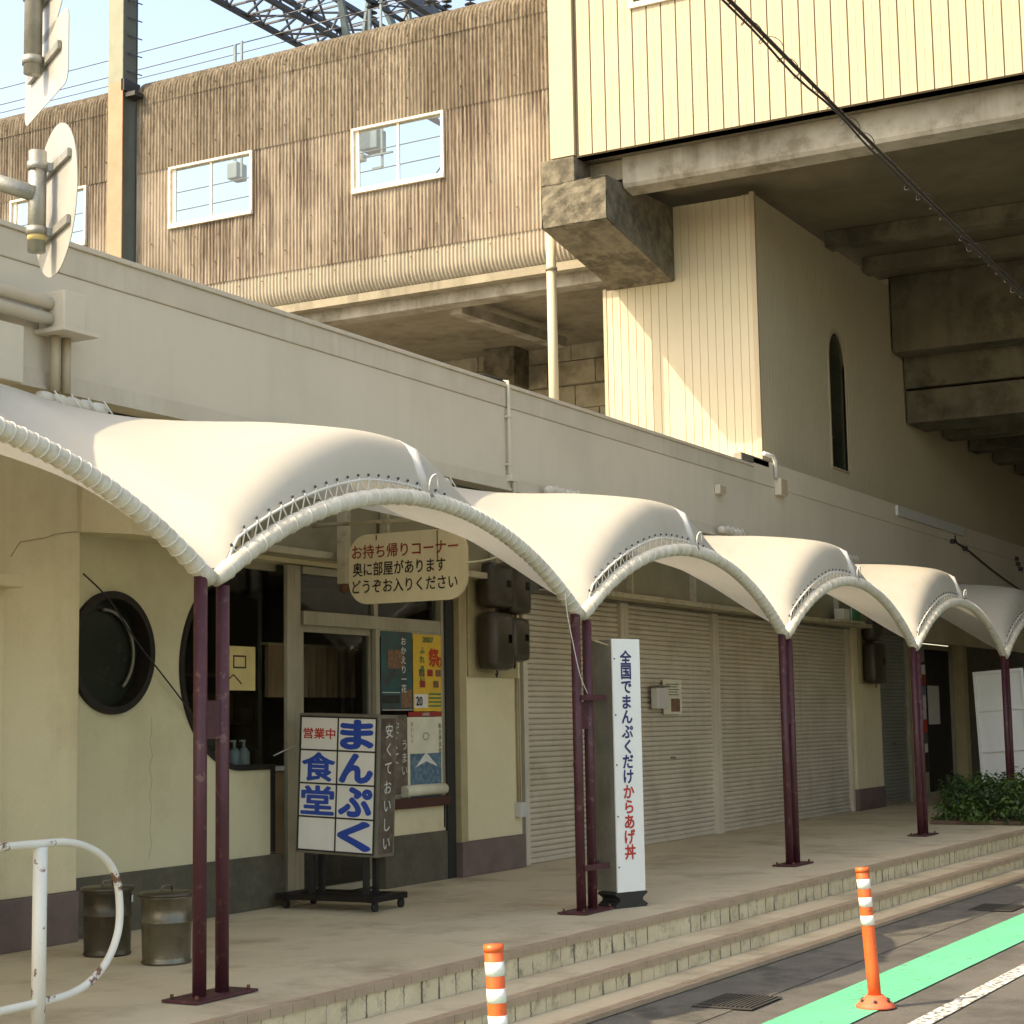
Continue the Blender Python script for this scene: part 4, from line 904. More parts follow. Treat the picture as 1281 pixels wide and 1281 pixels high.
# ------------------------------------------------------------------ bins
def bin_(x, y, rr, h, label, m, sticker):
    e = empty('metal_bin', (x, y, 0), label, 'bin')
    b = nb(); zs = [0, 0.012, 0.02, 0.04, h * 0.56, h * 0.575, h * 0.59, h * 0.61, h * 0.9, h * 0.915, h * 0.94]
    rs = [rr - 0.01, rr, rr - 0.008, rr - 0.008, rr - 0.003, rr + 0.006, rr + 0.006, rr - 0.003, rr - 0.002, rr + 0.01, rr + 0.006]
    tube(b, [(x, y, z) for z in zs], 1, 40, radf=lambda i: rs[i]); bd = obj('body', b, m, e, True)
    b = nb(); tube(b, [(x, y, h * 0.935), (x, y, h * 0.95), (x, y, h * 0.985), (x, y, h)], 1, 40, radf=lambda i: (rr + 0.014, rr + 0.018, rr + 0.012, rr * 0.7)[i]); obj('lid', b, 'tin_dark', e, True)
    b = nb(); tube(b, [(x - 0.05, y, h), (x - 0.04, y, h + 0.03), (x + 0.04, y, h + 0.03), (x + 0.05, y, h)], 0.006, 6); obj('handle', b, 'tin', e)
    if sticker:
        b = nb(); a = R(-70)
        for k in range(5):
            a2 = a + k * 0.09; a3 = a2 + 0.09
            vs = [b.verts.new((x + (rr + 0.004) * math.cos(q), y + (rr + 0.004) * math.sin(q), z)) for q, z in ((a2, h * 0.76), (a3, h * 0.76), (a3, h * 0.86), (a2, h * 0.86))]; b.faces.new(vs)
        obj('sticker', b, 'sign_white', bd)
bin_(1.22, 1.70, 0.15, 0.42, 'rusty brown metal bin with a white sticker by the wall', 'tin_dark', True); bin_(1.06, 1.10, 0.15, 0.42, 'silver metal bin just behind the first maroon post', 'tin', False)

# ------------------------------------------------------------------ white railing hoop, front left
rl = empty('railing', (-1.13, 0.02, 0), 'white tubular railing hoop with chipped rusty paint at lower left', 'railing')
lp = droop([(-4.5, 0.02, 0.86), (-2.2, 0.02, 0.862), (-1.2, 0.02, 0.862), (-0.92, 0.02, 0.85), (-0.73, 0.02, 0.785), (-0.62, 0.02, 0.68), (-0.585, 0.02, 0.52), (-0.605, 0.02, 0.38), (-0.70, 0.02, 0.25), (-0.88, 0.02, 0.165), (-1.2, 0.02, 0.145), (-2.2, 0.02, 0.14), (-4.5, 0.02, 0.14)], 8)
b = nb(); tube(b, lp, 0.019, 12); obj('hoop', b, 'rail_white', rl, True)
for x in (-1.13, -3.3):
    b = nb(); tube(b, [(x, 0.02, 0.0), (x, 0.02, 0.845)], 0.033, 18); obj('post', b, 'rail_white', rl, True)

# ------------------------------------------------------------------ orange lane posts
def delin(x, y, lean, label):
    e = empty('delineator_post', (x, y, ROADZ), label, 'post', 'orange lane posts')
    top = Vector(lean); z0 = ROADZ + 0.008
    prof = [(0, 0.115), (0.008, 0.115), (0.03, 0.095), (0.055, 0.062), (0.07, 0.05)]
    b = nb(); tube(b, [(x, y, z0 + p[0]) for p in prof], 1, 28, radf=lambda i: prof[i][1]); bs = obj('base', b, 'base_orange', e, True)
    b = nb()
    for k in range(6):
        a = k * PI / 3 + 0.3; tube(b, [(x + 0.082 * math.cos(a), y + 0.082 * math.sin(a), z0 + 0.035), (x + 0.088 * math.cos(a), y + 0.088 * math.sin(a), z0 + 0.044)], 0.011, 8)
    obj('bolt_hole', b, 'black', bs)
    def at(h): return Vector((x, y, z0 + h)) + top * (h / 0.8) ** 1.15
    rf = 0.038
    b = nb(); hs = [0.05, 0.2, 0.4, 0.6, 0.79]; tube(b, [at(h) for h in hs] + [at(0.80)], rf, 24, radf=lambda i: rf if i < 5 else rf - 0.008); obj('pole', b, 'orange', e, True)
    for h in (0.68, 0.575, 0.47):
        b = nb(); tube(b, [at(h), at(h + 0.055)], rf + 0.0015, 24); obj('reflector_band', b, 'reflect', e, True)
    b = nb(); tube(b, [at(0.775), at(0.802)], rf + 0.003, 24); obj('cap', b, 'orange', e, True)
delin(2.98, -2.60, (-0.01, 0.045, 0), 'orange lane post with white bands on the green line at right')
delin(-0.99, -2.33, (-0.01, 0.03, 0), 'orange lane post with white bands at the bottom picture edge')

# ------------------------------------------------------------------ leaning white board and planter
wb = empty('leaning_board', (18.9, 0.4, 0), 'white framed panel leaning on its side behind the shrubs', 'board')
tb = Matrix.Translation((19.0, 0.78, 0.25)) @ Matrix.Rotation(R(-3.5), 4, 'X') @ Matrix.Rotation(R(6), 4, 'Y')
def wbo(nm, boxes, m):
    b = nb()
    for q in boxes: box(b, *q)
    bmesh.ops.transform(b, matrix=tb, verts=b.verts); obj(nm, b, m, wb)
wbo('panel', [(0.0, 0.02, -0.74, 0.0, 0, 1.76)], 'sign_white')
wbo('frame', [(-0.03, 0.0, -0.74, -0.70, 0, 1.76), (-0.03, 0.0, -0.04, 0.0, 0, 1.76), (-0.03, 0.0, -0.70, -0.04, 1.715, 1.76), (-0.03, 0.0, -0.70, -0.04, 0, 0.04)], 'sign_white')
wbo('crossbar', [(-0.035, 0.0, -0.70, -0.04, 1.16, 1.185), (-0.035, 0.0, -0.70, -0.04, 0.56, 0.585)], 'sign_white')
pl = empty('shrub_planter', (16.8, -0.35, 0), 'low leafy green shrubs in a brick edged bed on the walkway', 'plant')
b = nb(); box(b, 15.2, 20.5, -0.80, -0.75, 0.003, 0.05, 0.01); box(b, 15.2, 15.26, -0.745, 0.5, 0.003, 0.05, 0.01); obj('edging', b, 'brick_edge', pl)
b = nb(); box(b, 15.33, 20.5, -0.74, 0.5, 0.003, 0.07); obj('soil', b, 'soil', pl)
for nm, cnt_, seed in (('leaf', 6500, 5), ('leaf_dark', 4500, 9)):
    b = nb(); rnd = random.Random(seed)
    clumps = [(rnd.uniform(15.15, 19.5), rnd.uniform(-0.85, 0.45), rnd.uniform(0.10, 0.46), rnd.uniform(0.12, 0.26)) for _ in range(44)]
    for k in range(cnt_):
        cx, cy, cz, cr = clumps[k % len(clumps)]
        d_ = Vector((rnd.gauss(0, 1), rnd.gauss(0, 1), rnd.gauss(0, 1))); d_.normalize(); d_ *= cr * rnd.uniform(0.55, 1.1)
        p = Vector((cx, cy, max(cz, 0.05))) + d_
        if p.z < 0.03: p.z = rnd.uniform(0.03, 0.1)
        s = rnd.uniform(0.022, 0.045); n_ = (d_.normalized() + Vector((rnd.uniform(-.8, .8), rnd.uniform(-.8, .8), rnd.uniform(0, .9)))).normalized()
        a = n_.orthogonal().normalized(); a.rotate(Matrix.Rotation(rnd.uniform(0, 6.28), 3, n_)); c = n_.cross(a)
        vs = [b.verts.new(p + a * s), b.verts.new(p + c * s * 0.5 + a * s * 0.2 + n_ * s * 0.15), b.verts.new(p - a * s * 0.9), b.verts.new(p - c * s * 0.5 + a * s * 0.2 + n_ * s * 0.15)]
        b.faces.new(vs)
    obj('foliage', b, nm, pl)
b = nb(); rnd = random.Random(2)
for k in range(60):
    x = rnd.uniform(15.4, 19.4); y = rnd.uniform(-0.7, 0.4); tube(b, [(x, y, 0.05), (x + rnd.uniform(-.06, .06), y + rnd.uniform(-.06, .06), rnd.uniform(0.25, 0.45))], 0.005, 5)
obj('stems', b, 'soil', pl)
b = nb(); rnd = random.Random(21)
for k in range(46):
    x = rnd.uniform(15.2, 19.0); y = rnd.uniform(-0.85, 0.3); hx = rnd.uniform(-.12, .12); hy = rnd.uniform(-.12, .12); h_ = rnd.uniform(0.40, 0.64)
    for q in range(9):
        f_ = 0.45 + 0.55 * q / 8; p = Vector((x + hx * f_, y + hy * f_, h_ * f_)); a = Vector((rnd.uniform(-1, 1), rnd.uniform(-1, 1), rnd.uniform(-.2, .8))).normalized() * rnd.uniform(0.035, 0.06); c = a.cross(Vector((rnd.uniform(-1, 1), rnd.uniform(-1, 1), 1))).normalized() * 0.016
        b.faces.new([b.verts.new(p), b.verts.new(p + a * 0.5 + c), b.verts.new(p + a), b.verts.new(p + a * 0.5 - c)])
obj('shoots', b, 'leaf', pl)

# ------------------------------------------------------------------ tower (stair block) behind the parapet
TX, TY = 14.42, 2.3
tw_ = empty('stair_tower', (TX, TY, 4.2), 'cream sided stair tower with a tall arched slit window under the bridge', 'building')
def grooved(bm, us, z0, z1, place, gw=0.010, gd=0.008):
    """vertical boards: us = list of joint positions; place(u, depth, z) -> world"""
    prof = []
    for i, u_ in enumerate(us):
        prof += [(u_, 0), (u_ + gw * 0.2, gd), (u_ + gw, gd), (u_ + gw * 1.2, 0)] if i else [(u_, 0)]
    a = [bm.verts.new(place(p, d_, z0)) for p, d_ in prof]; c = [bm.verts.new(place(p, d_, z1)) for p, d_ in prof]
    for i in range(len(prof) - 1): bm.faces.new((a[i], a[i + 1], c[i + 1], c[i]))
def frange(a, b_, s):
    o_ = []; n = int(round((b_ - a) / s))
    for i in range(n + 1): o_.append(a + (b_ - a) * i / n)
    return o_
b = nb()
grooved(b, frange(TY, 3.47, 0.117), 4.75, 8.33, lambda u_, d_, z: (TX + d_, u_, z)); grooved(b, frange(3.47, 4.52, 0.117), 4.75, 7.30, lambda u_, d_, z: (TX + d_, u_, z))
box(b, TX + 0.011, TX + 0.15, TY + 0.02, 3.47, 4.2, 8.33); box(b, TX + 0.011, TX + 0.15, 3.471, 4.52, 4.2, 7.30)
obj('side_wall', b, 'siding_tower', tw_)
# street-facing wall with the arched slit
prof = [(TX + 0.03, 4.2), (36, 4.2), (36, 8.48), (20.52, 8.48), (20.52, 8.35), (TX + 0.03, 8.35)]
slit = [(17.30, 5.0), (18.05, 5.0)] + arc(17.675, 6.62, 0.375, 0.42, 0, 180, 24)
b = nb(); merge(b, shape(prof, [slit], 0.16), FAC(TY + 0.012))
x = TX + 0.12
obj('front_wall', b, 'siding_tower', tw_)
b = nb(); x = TX + 0.12
while x < 31:
    zt = 8.34 if x < 20.5 else (7.2 if x < 21.1 else 6.18)
    if 17.26 < x < 18.1:
        for z0, z1 in ((4.7, 4.96), (7.09, zt)): box(b, x, x + 0.105, TY + 0.004, TY + 0.0118, z0, z1)
    else: box(b, x, x + 0.105, TY + 0.004, TY + 0.0118, 4.64, zt)
    x += 0.117
obj('cladding_boards', b, 'siding_tower', tw_)
b = nb(); ring = [(17.27, 4.97), (18.08, 4.97)] + arc(17.675, 6.62, 0.405, 0.45, 0, 180, 24)
merge(b, shape(ring, [slit], 0.10), FAC(TY - 0.01)); sw = obj('arched_window', b, 'siding', tw_)
b = nb(); box(b, 17.30, 18.05, TY + 0.03, TY + 0.036, 5.0, 7.05); obj('pane', b, 'porthole_glass', sw)
b = nb(); box(b, 17.1, 18.3, TY + 0.3, TY + 0.9, 4.8, 7.2); obj('dark_room', b, 'interior', sw)
b = nb(); box(b, TX - 0.03, TX + 0.03, TY - 0.02, TY + 0.05, 4.6, 8.36, 0.004); obj('corner_trim', b, 'siding', tw_)
b = nb(); box(b, TX - 0.01, TX + 0.05, 4.5, 4.55, 4.2, 7.32); obj('corner_trim', b, 'siding', tw_)
b = nb(); box(b, TX - 0.02, TX + 0.02, TY + 0.05, 3.6, 4.2, 4.74, 0.006); obj('base_flashing', b, 'sign_white', tw_)
b = nb(); box(b, 14.0, 14.395, 2.3, 3.35, 4.26, 4.70, 0.01); obj('flashing_box', b, 'sign_white', tw_)
# ------------------------------------------------------------------ railway bridge (deck, girders, caps, bracket)
CX = 12.45
br = empty('railway_bridge', (16, 0, 8), 'dark concrete railway bridge crossing above the street', 'bridge')
b = nb(); box(b, CX + 0.7, 33, -14, 4.0, 8.50, 8.75); box(b, CX + 0.02, CX + 0.7, -14, 4.0, 8.57, 8.75); obj('deck', b, 'deck', br)
b = nb(); xs_ = [(CX + 0.32, 8.569), (CX + 0.32, 8.22), (CX + 0.35, 8.17), (CX + 0.62, 8.14), (CX + 0.66, 8.2), (CX + 0.66, 8.569)]
a = [b.verts.new((x, -14, z)) for x, z in xs_]; c = [b.verts.new((x, 3.44, z)) for x, z in xs_]
for i in range(len(xs_)): b.faces.new((a[i], a[(i + 1) % 6], c[(i + 1) % 6], c[i]))
b.faces.new(a); b.faces.new(c[::-1]); obj('edge_girder', b, 'concrete_pale', br)
b = nb(); box(b, CX + 0.36, CX + 0.64, 3.44, 4.3, 8.3, 8.56); obj('edge_girder', b, 'concrete', br)
for x0, x1, z0, z1 in ((17.3, 17.62, 8.26, 8.495), (19.05, 19.37, 8.26, 8.495)):
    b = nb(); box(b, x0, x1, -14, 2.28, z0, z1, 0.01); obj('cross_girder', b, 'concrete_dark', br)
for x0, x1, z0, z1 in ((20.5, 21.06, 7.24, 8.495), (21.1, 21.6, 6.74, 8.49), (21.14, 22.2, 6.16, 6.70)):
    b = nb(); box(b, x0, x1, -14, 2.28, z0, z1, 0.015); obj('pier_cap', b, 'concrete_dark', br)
for x in (23.3, 25.1, 26.9, 28.7, 30.5):
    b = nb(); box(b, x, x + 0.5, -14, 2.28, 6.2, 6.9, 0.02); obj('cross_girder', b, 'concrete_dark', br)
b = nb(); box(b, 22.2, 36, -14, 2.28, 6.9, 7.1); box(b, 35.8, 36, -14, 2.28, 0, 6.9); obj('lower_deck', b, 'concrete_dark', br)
b = nb(); box(b, CX + 0.4, 36, -14.6, -14.02, -0.3, 8.74); obj('abutment', b, 'concrete_dark', br)  # unseen far-side wall, added to block street light and darken the space under the bridge
# tapered bracket
b = nb(); pr_ = [(12.33, 7.66), (14.42, 7.29), (14.42, 8.33), (12.33, 8.235)]
lo = [b.verts.new((x, 3.46, z)) for x, z in pr_]; hi = [b.verts.new((x, 4.40, z)) for x, z in pr_]
b.faces.new(lo[::-1]); b.faces.new(hi)
for i in range(4): b.faces.new((lo[i], lo[(i + 1) % 4], hi[(i + 1) % 4], hi[i]))
bmesh.ops.bevel(b, geom=list(b.edges), offset=0.015, segments=2, affect='EDGES')
bmesh.ops.subdivide_edges(b, edges=list(b.edges), cuts=6, use_grid_fill=True)
for v in b.verts:
    if v.co.x < 12.6: v.co.x += random.uniform(-0.012, 0.012); v.co.z += random.uniform(-0.006, 0.006)
obj('bracket_beam', b, 'concrete_rough', br)
b = nb(); box(b, 12.34, 12.85, 3.92, 4.395, 8.22, 8.56, 0.02); obj('pedestal', b, 'concrete_rough', br)

# cream clad station building on the bridge
st = empty('station_building', (CX, 0, 8.55), 'cream clad station building standing on the bridge edge', 'building')
def lapped(bm, y0, y1, z0, z1, pitch=0.2):
    """lapped cladding boards facing -X"""
    n = int(round((y1 - y0) / pitch)); prof = []
    for i in range(n):
        ya = y0 + (y1 - y0) * i / n; yb2 = y0 + (y1 - y0) * (i + 1) / n
        prof += [(ya + 0.0005, -0.004), (ya + 0.006, 0.0), (ya + 0.085, 0.0), (ya + 0.09, 0.003), (ya + 0.095, 0.0), (yb2 - 0.016, 0.0), (yb2 - 0.013, 0.03), (yb2 - 0.002, 0.03)]
    prof.append((y1, 0.0))
    a = [bm.verts.new((CX - 0.03 + d_, y, z0)) for y, d_ in prof]; c = [bm.verts.new((CX - 0.03 + d_, y, z1)) for y, d_ in prof]
    for i in range(len(prof) - 1): bm.faces.new((a[i], c[i], c[i + 1], a[i + 1]))
b = nb(); lapped(b, -14.0, 2.1, 8.575, 16); lapped(b, 2.1, 3.1, 8.575, 10.38, 0.2); lapped(b, 2.1, 3.1, 11.6, 16); lapped(b, 3.1, 3.9, 8.575, 16)
obj('cladding', b, 'siding', st)
b = nb(); box(b, CX + 0.01, CX + 0.2, -14, 2.1, 8.57, 16); box(b, CX + 0.01, CX + 0.2, 2.1, 3.1, 8.57, 10.38); box(b, CX + 0.01, CX + 0.2, 3.1, 4.25, 8.57, 16)
box(b, CX + 0.2, 20, 4.1, 4.25, 8.76, 16); box(b, 19.8, 20, -14, 4.1, 8.76, 16); obj('wall', b, 'siding', st)
b = nb(); box(b, CX - 0.08, CX + 0.02, 3.93, 4.27, 8.58, 16, 0.006); obj('corner_board', b, 'siding', st)
b = nb(); box(b, CX, 20, -14, 4.25, 15.95, 16.1); obj('roof', b, 'roof', st)
b = nb(); frame_rect(b, 0, 1, 0, 1, 0.001, 0, 0.001); b.free(); b = nb()
box(b, CX - 0.07, CX + 0.02, 2.08, 3.12, 10.36, 10.43, 0.005); box(b, CX - 0.05, CX + 0.02, 2.08, 2.13, 10.43, 11.6); box(b, CX - 0.05, CX + 0.02, 3.07, 3.12, 10.43, 11.6)
wf = obj('window_frame', b, 'window_white', st)
b = nb(); box(b, CX - 0.0, CX + 0.006, 2.13, 3.07, 10.43, 11.6); obj('pane', b, 'glass', wf)

# ------------------------------------------------------------------ corrugated screen wall
WX = 14.0
cw_ = empty('corrugated_screen', (WX, 8, 7.6), 'weathered brown corrugated wind screen wall with windows along the track', 'wall')
PITCH = 0.0635
wins = [(6.83, 8.43), (10.27, 11.91), (13.63, 15.31)]
def corr(bm, y0, y1, rows, x_off, hole=None, bend=None):
    n = max(1, int(round((y1 - y0) / PITCH))) * 8
    prev = None
    for (z, xo) in rows:
        cur = [bm.verts.new((WX + x_off + xo[0] - 0.011 * math.cos(2 * PI * (y0 + (y1 - y0) * i / n) / PITCH) * xo[1], y0 + (y1 - y0) * i / n, z)) for i in range(n + 1)]
        if prev:
            for i in range(n):
                q = bm.faces.new((prev[i], cur[i], cur[i + 1], prev[i + 1])); q.smooth = True
        prev = cur
cols_ = []; y = 3.9
segs = [3.9, 4.6, 5.3, 6.05, 6.83, 7.63, 8.43, 9.05, 9.66, 10.27, 11.09, 11.91, 12.58]
segs2 = [13.0, 13.63, 14.47, 15.31, 16.0, 16.7, 17.4, 18.1, 18.8]
b = nb(); rnd = random.Random(4)
for sg in (segs, segs2):
    for ya, yb2 in zip(sg[:-1], sg[1:]):
        ym = (ya + yb2) / 2; inwin = any(w0 < ym < w1 for w0, w1 in wins)
        o1 = rnd.uniform(-0.004, 0.004)
        # upper curled row
        rows = [(11.335, (0.0, 1)), (11.46, (0.008, 1))]
        for k in range(1, 10):
            a = k / 9 * R(96); rows.append((11.46 + 0.36 * math.sin(a), (0.008 + 0.36 * (1 - math.cos(a)), 1)))
        corr(b, ya, yb2 + 0.004, rows, -0.014 + o1)
        corr(b, ya, yb2 + 0.004, [(10.205, (0, 1)), (10.9, (0.002, 1)), (11.37, (0.004, 1))], -0.007 + rnd.uniform(-0.003, 0.003))
        if inwin: corr(b, ya, yb2 + 0.004, [(8.21, (0, 1)), (9.21, (0.002, 1))], rnd.uniform(-0.003, 0.003))
        else: corr(b, ya, yb2 + 0.004, [(8.21, (0, 1)), (9.2, (0.002, 1)), (10.235, (0.004, 1))], rnd.uniform(-0.003, 0.003))
        rows = []
        for k in range(0, 10):
            a = (9 - k) / 9 * R(90); rows.append((7.95 - 0.28 * math.sin(a), (0.012 + 0.28 * (1 - math.cos(a)), 1.0)))
        rows.append((8.245, (0.012, 1)))
        corr(b, ya, yb2 + 0.004, rows, 0.0)
sheet_b = b
# sheet fixings
b = nb(); rnd = random.Random(8)
for z in (8.55, 9.0, 9.7, 10.5, 10.95, 11.45, 8.1):
    y = 4.3
    while y < 18:
        if not (12.5 < y < 13.05) and not (9.2 < z < 10.2 and any(w0 - .1 < y < w1 + .1 for w0, w1 in wins)):
            bmesh.ops.create_cube(b, size=0.015, matrix=Matrix.Translation((WX - 0.024, y, z + rnd.uniform(-0.02, 0.02))))
        y += 0.445 + rnd.uniform(-0.01, 0.01)
merge(sheet_b, b, None, 1); obj('sheeting', sheet_b, ['slate', 'rust'], cw_)
for w0, w1 in wins:
    z0, z1 = 9.20, 10.20; b = nb(); yw = w1 - w0
    box(b, WX - 0.05, WX + 0.10, w0, w1, z0 - 0.0, z0 + 0.07, 0.004); box(b, WX - 0.04, WX + 0.10, w0, w1, z1 - 0.035, z1)
    box(b, WX - 0.04, WX + 0.10, w0, w0 + 0.04, z0 + 0.07, z1 - 0.035); box(b, WX - 0.04, WX + 0.10, w1 - 0.04, w1, z0 + 0.07, z1 - 0.035)
    wn = obj('window_frame', b, 'window_white', cw_)
    ym = (w0 + w1) / 2; b = nb()
    box(b, WX + 0.0, WX + 0.03, ym - 0.02, ym + 0.02, z0 + 0.07, z1 - 0.035); box(b, WX + 0.0, WX + 0.03, w1 - 0.12, w1 - 0.04, z0 + 0.07, z1 - 0.035); box(b, WX + 0.0, WX + 0.03, w0 + 0.04, w0 + 0.07, z0 + 0.07, z1 - 0.035)
    obj('sash', b, 'window_white', wn)
    b = nb(); box(b, WX + 0.012, WX + 0.017, w0 + 0.04, w1 - 0.04, z0 + 0.07, z1 - 0.035); obj('pane', b, 'glass_clear', wn)
# structure under the screen
us = empty('track_viaduct', (15, 9, 7), 'concrete track viaduct with block abutment below the corrugated screen', 'bridge')
b = nb(); box(b, 14.30, 14.62, 3.6, 20, 7.42, 7.64, 0.01); obj('edge_beam', b, 'concrete_pale', us)
b = nb(); box(b, 14.1, 14.3, 3.6, 20, 7.60, 7.72); box(b, 14.62, 19, 3.6, 20, 7.66, 7.82); obj('deck', b, 'concrete', us)
b = nb(); bar(b, (14.62, 7.05, 7.42), (17.6, 6.85, 7.42), 0.22, 0.16); obj('cross_beam', b, 'concrete_pale', us)
b = nb(); bar(b, (14.62, 11.6, 7.42), (17.6, 11.6, 7.42), 0.22, 0.16); obj('cross_beam', b, 'concrete_pale', us)
b = nb(); box(b, 19, 19.4, 3.6, 22, 0, 7.659)
obj('abutment', b, 'block', us)
b = nb(); rnd = random.Random(3); z = 4.2; row = 0
while z < 7.9:
    hgt = 0.40; y = 3.7 + (0.45 if row % 2 else 0)
    while y < 16:
        w = 0.9; box(b, 18.955 - rnd.uniform(0, 0.02) - (0.12 if z > 6.9 else 0), 18.999, y, y + w - 0.014, z, z + hgt - 0.014, 0.006); y += w
    z += hgt; row += 1
obj('blockwork', b, 'block', us)
b = nb(); box(b, 18.3, 18.9, 8.1, 8.7, 7.0, 7.66, 0.03); obj('bearing_block', b, 'concrete_rough', us)
b = nb(); tube(b, [(18.8, 5.3, 5.95), (18.8, 3.9, 6.0)], 0.05, 10); obj('pipe', b, 'concrete_pale', us)
# rain pipe
rp = empty('rain_pipe', (13.2, 4.72, 4.2), 'pale vertical rain pipe in front of the block wall', 'pipe')
b = nb(); tube(b, [(13.2, 4.72, 4.2), (13.2, 4.72, 8.2)], 0.066, 18); obj('pipe', b, 'siding_tower', rp, True)
b = nb(); tube(b, [(13.2, 4.72, 7.35), (13.2, 4.72, 7.39)], 0.08, 18); obj('clamp', b, 'weathered', rp)

# ------------------------------------------------------------------ catenary mast, gantry, gear, wires
ms = empty('catenary_mast', (13.9, 12.83, 0), 'tall steel mast painted peach below and olive above beside the screen', 'mast')
b = nb(); box(b, 13.74, 13.76, 12.67, 12.97, 4.2, 11.7); obj('shaft_face', b, 'mast_orange', ms, label='peach painted lower face')
b = nb(); box(b, 13.74, 13.76, 12.67, 12.97, 11.701, 20); obj('shaft_face', b, 'mast', ms)
b = nb(); box(b, 13.761, 14.10, 12.80, 12.84, -0.3, 20); box(b, 14.08, 14.10, 12.67, 12.97, -0.3, 20); box(b, 13.761, 14.07, 12.675, 12.695, -0.3, 20); obj('shaft', b, 'mast_dark', ms)
b = nb(); z = 11.9
while z < 18:
    tube(b, [(13.85, 12.66, z), (14.12, 12.60, z)], 0.010, 6); z += 0.30
obj('rungs', b, 'steel_dark', ms)
b = nb(); box(b, 13.74, 14.13, 12.64, 12.70, 11.55, 11.75); box(b, 13.78, 14.05, 12.45, 12.66, 11.45, 11.52); obj('clamp', b, 'black', ms)

def truss(bm, p, q, w, h, n, cr, br_):
    p = Vector(p); q = Vector(q); d_ = q - p; s_ = Vector((0, 1, 0)); u_ = Vector((0, 0, 1))
    cs = [(-w / 2, 0), (w / 2, 0), (-w / 2, h), (w / 2, h)]
    for a, c in cs: bar(bm, p + s_ * a + u_ * c, q + s_ * a + u_ * c, cr)
    for i in range(n):
        A = p + d_ * (i / n); C_ = p + d_ * ((i + 1) / n)
        for a in (-w / 2, w / 2):
            z0, z1 = (0, h) if i % 2 == 0 else (h, 0)
            bar(bm, A + s_ * a + u_ * z0, C_ + s_ * a + u_ * z1, br_)
        for c in (0, h):
            a0, a1 = (-w / 2, w / 2) if i % 2 == 0 else (w / 2, -w / 2)
            bar(bm, A + s_ * a0 + u_ * c, C_ + s_ * a1 + u_ * c, br_); bar(bm, A + s_ * -w / 2 + u_ * c, A + s_ * w / 2 + u_ * c, br_)
gt = empty('gantry_truss', (20, 15, 15.6), 'dark steel lattice gantry carrying overhead line gear above the screen', 'gantry')
b = nb(); truss(b, (17.5, 14.75, 15.63), (44, 14.75, 15.63), 0.9, 0.85, 48, 0.10, 0.038); obj('lattice', b, 'steel_dark', gt)
b = nb(); truss(b, (17.5, 13.0, 16.1), (44, 13.0, 16.1), 0.5, 0.45, 52, 0.07, 0.028); obj('arm', b, 'steel_dark', gt)
for (a, c) in (((21.6, 13.6, 15.0), (20.4, 13.4, 18)), ((22.6, 14.0, 15.0), (22.0, 13.0, 18.2)), ((24, 13.6, 15.4), (22.5, 14.4, 18.8)), ((23.0, 12.9, 15.0), (23.4, 13.6, 18.5))):
    b = nb(); bar(b, a, c, 0.12, 0.12); obj('strut', b, 'steel_blue', gt)
def insulator(bm, p, n=4):
    x, y, z = p; tube(bm, [(x, y, z), (x, y, z + 0.12 * n + 0.1)], 0.018, 6)
    for k in range(n):
        zz = z + 0.06 + k * 0.12; tube(bm, [(x, y, zz), (x, y, zz + 0.02), (x, y, zz + 0.05), (x, y, zz + 0.07)], 1, 12, radf=lambda i: (0.03, 0.12, 0.07, 0.02)[i])
for p in ((22, 11.95, 15.75), (22.5, 12.1, 15.6), (22, 13.3, 15.7), (24, 12.7, 16.3), (20.5, 11.0, 15.0), (21.2, 10.5, 15.1)):
    b = nb(); insulator(b, p); obj('insulator', b, 'steel_dark', gt)
b = nb(); box(b, 19.0, 40, 11.85, 12.0, 15.55, 15.75); obj('arm', b, 'steel_dark', gt)
b = nb(); box(b, 19.2, 40, 10.35, 10.5, 15.62, 15.78); obj('arm', b, 'steel_dark', gt)
# gear visible through the screen windows
def gear(x, y, z, lab, k, gw, gh):
    e = empty('line_equipment', (x, y, z), lab, 'equipment')
    b = nb(); box(b, x, x + 0.3, y, y + gw, z, z + gh, 0.02); obj('box', b, 'steel_blue', e)
    b = nb(); box(b, x + 0.1, x + 0.14, y + gw / 2, y + gw / 2 + 0.05, z + gh, z + 2.5); box(b, x + 0.02, x + 0.05, y - 0.10, y - 0.06, z - 0.35 * k, z + 2.5); obj('hanger', b, 'steel_blue', e)
    if k:
        b = nb(); box(b, x, x + 0.04, y - 0.30, y + 0.30, z - 0.14, z - 0.11); box(b, x, x + 0.04, y - 0.10, y + 0.10, z - 0.38, z - 0.34); obj('bracket', b, 'steel_blue', e)
        b = nb(); box(b, x - 0.05, x + 0.1, y + 0.26, y + 0.44, z - 0.19, z - 0.06, 0.03); obj('lamp', b, 'sign_grey', e)
gear(17.0, 9.95, 11.05, 'grey green equipment box seen through the right screen window', True, 0.36, 0.36)
gear(17.0, 12.30, 10.60, 'grey green equipment box low in the middle screen window', False, 0.30, 0.40)
gear(17.0, 12.90, 11.02, 'grey green equipment box high in the middle screen window', False, 0.22, 0.30)
wires_spec = [(16, 0.0, [(26, 16.9 - 0.42 * k), (0, 9.9 - 0.42 * k)]) for k in range(0)]
k = 0
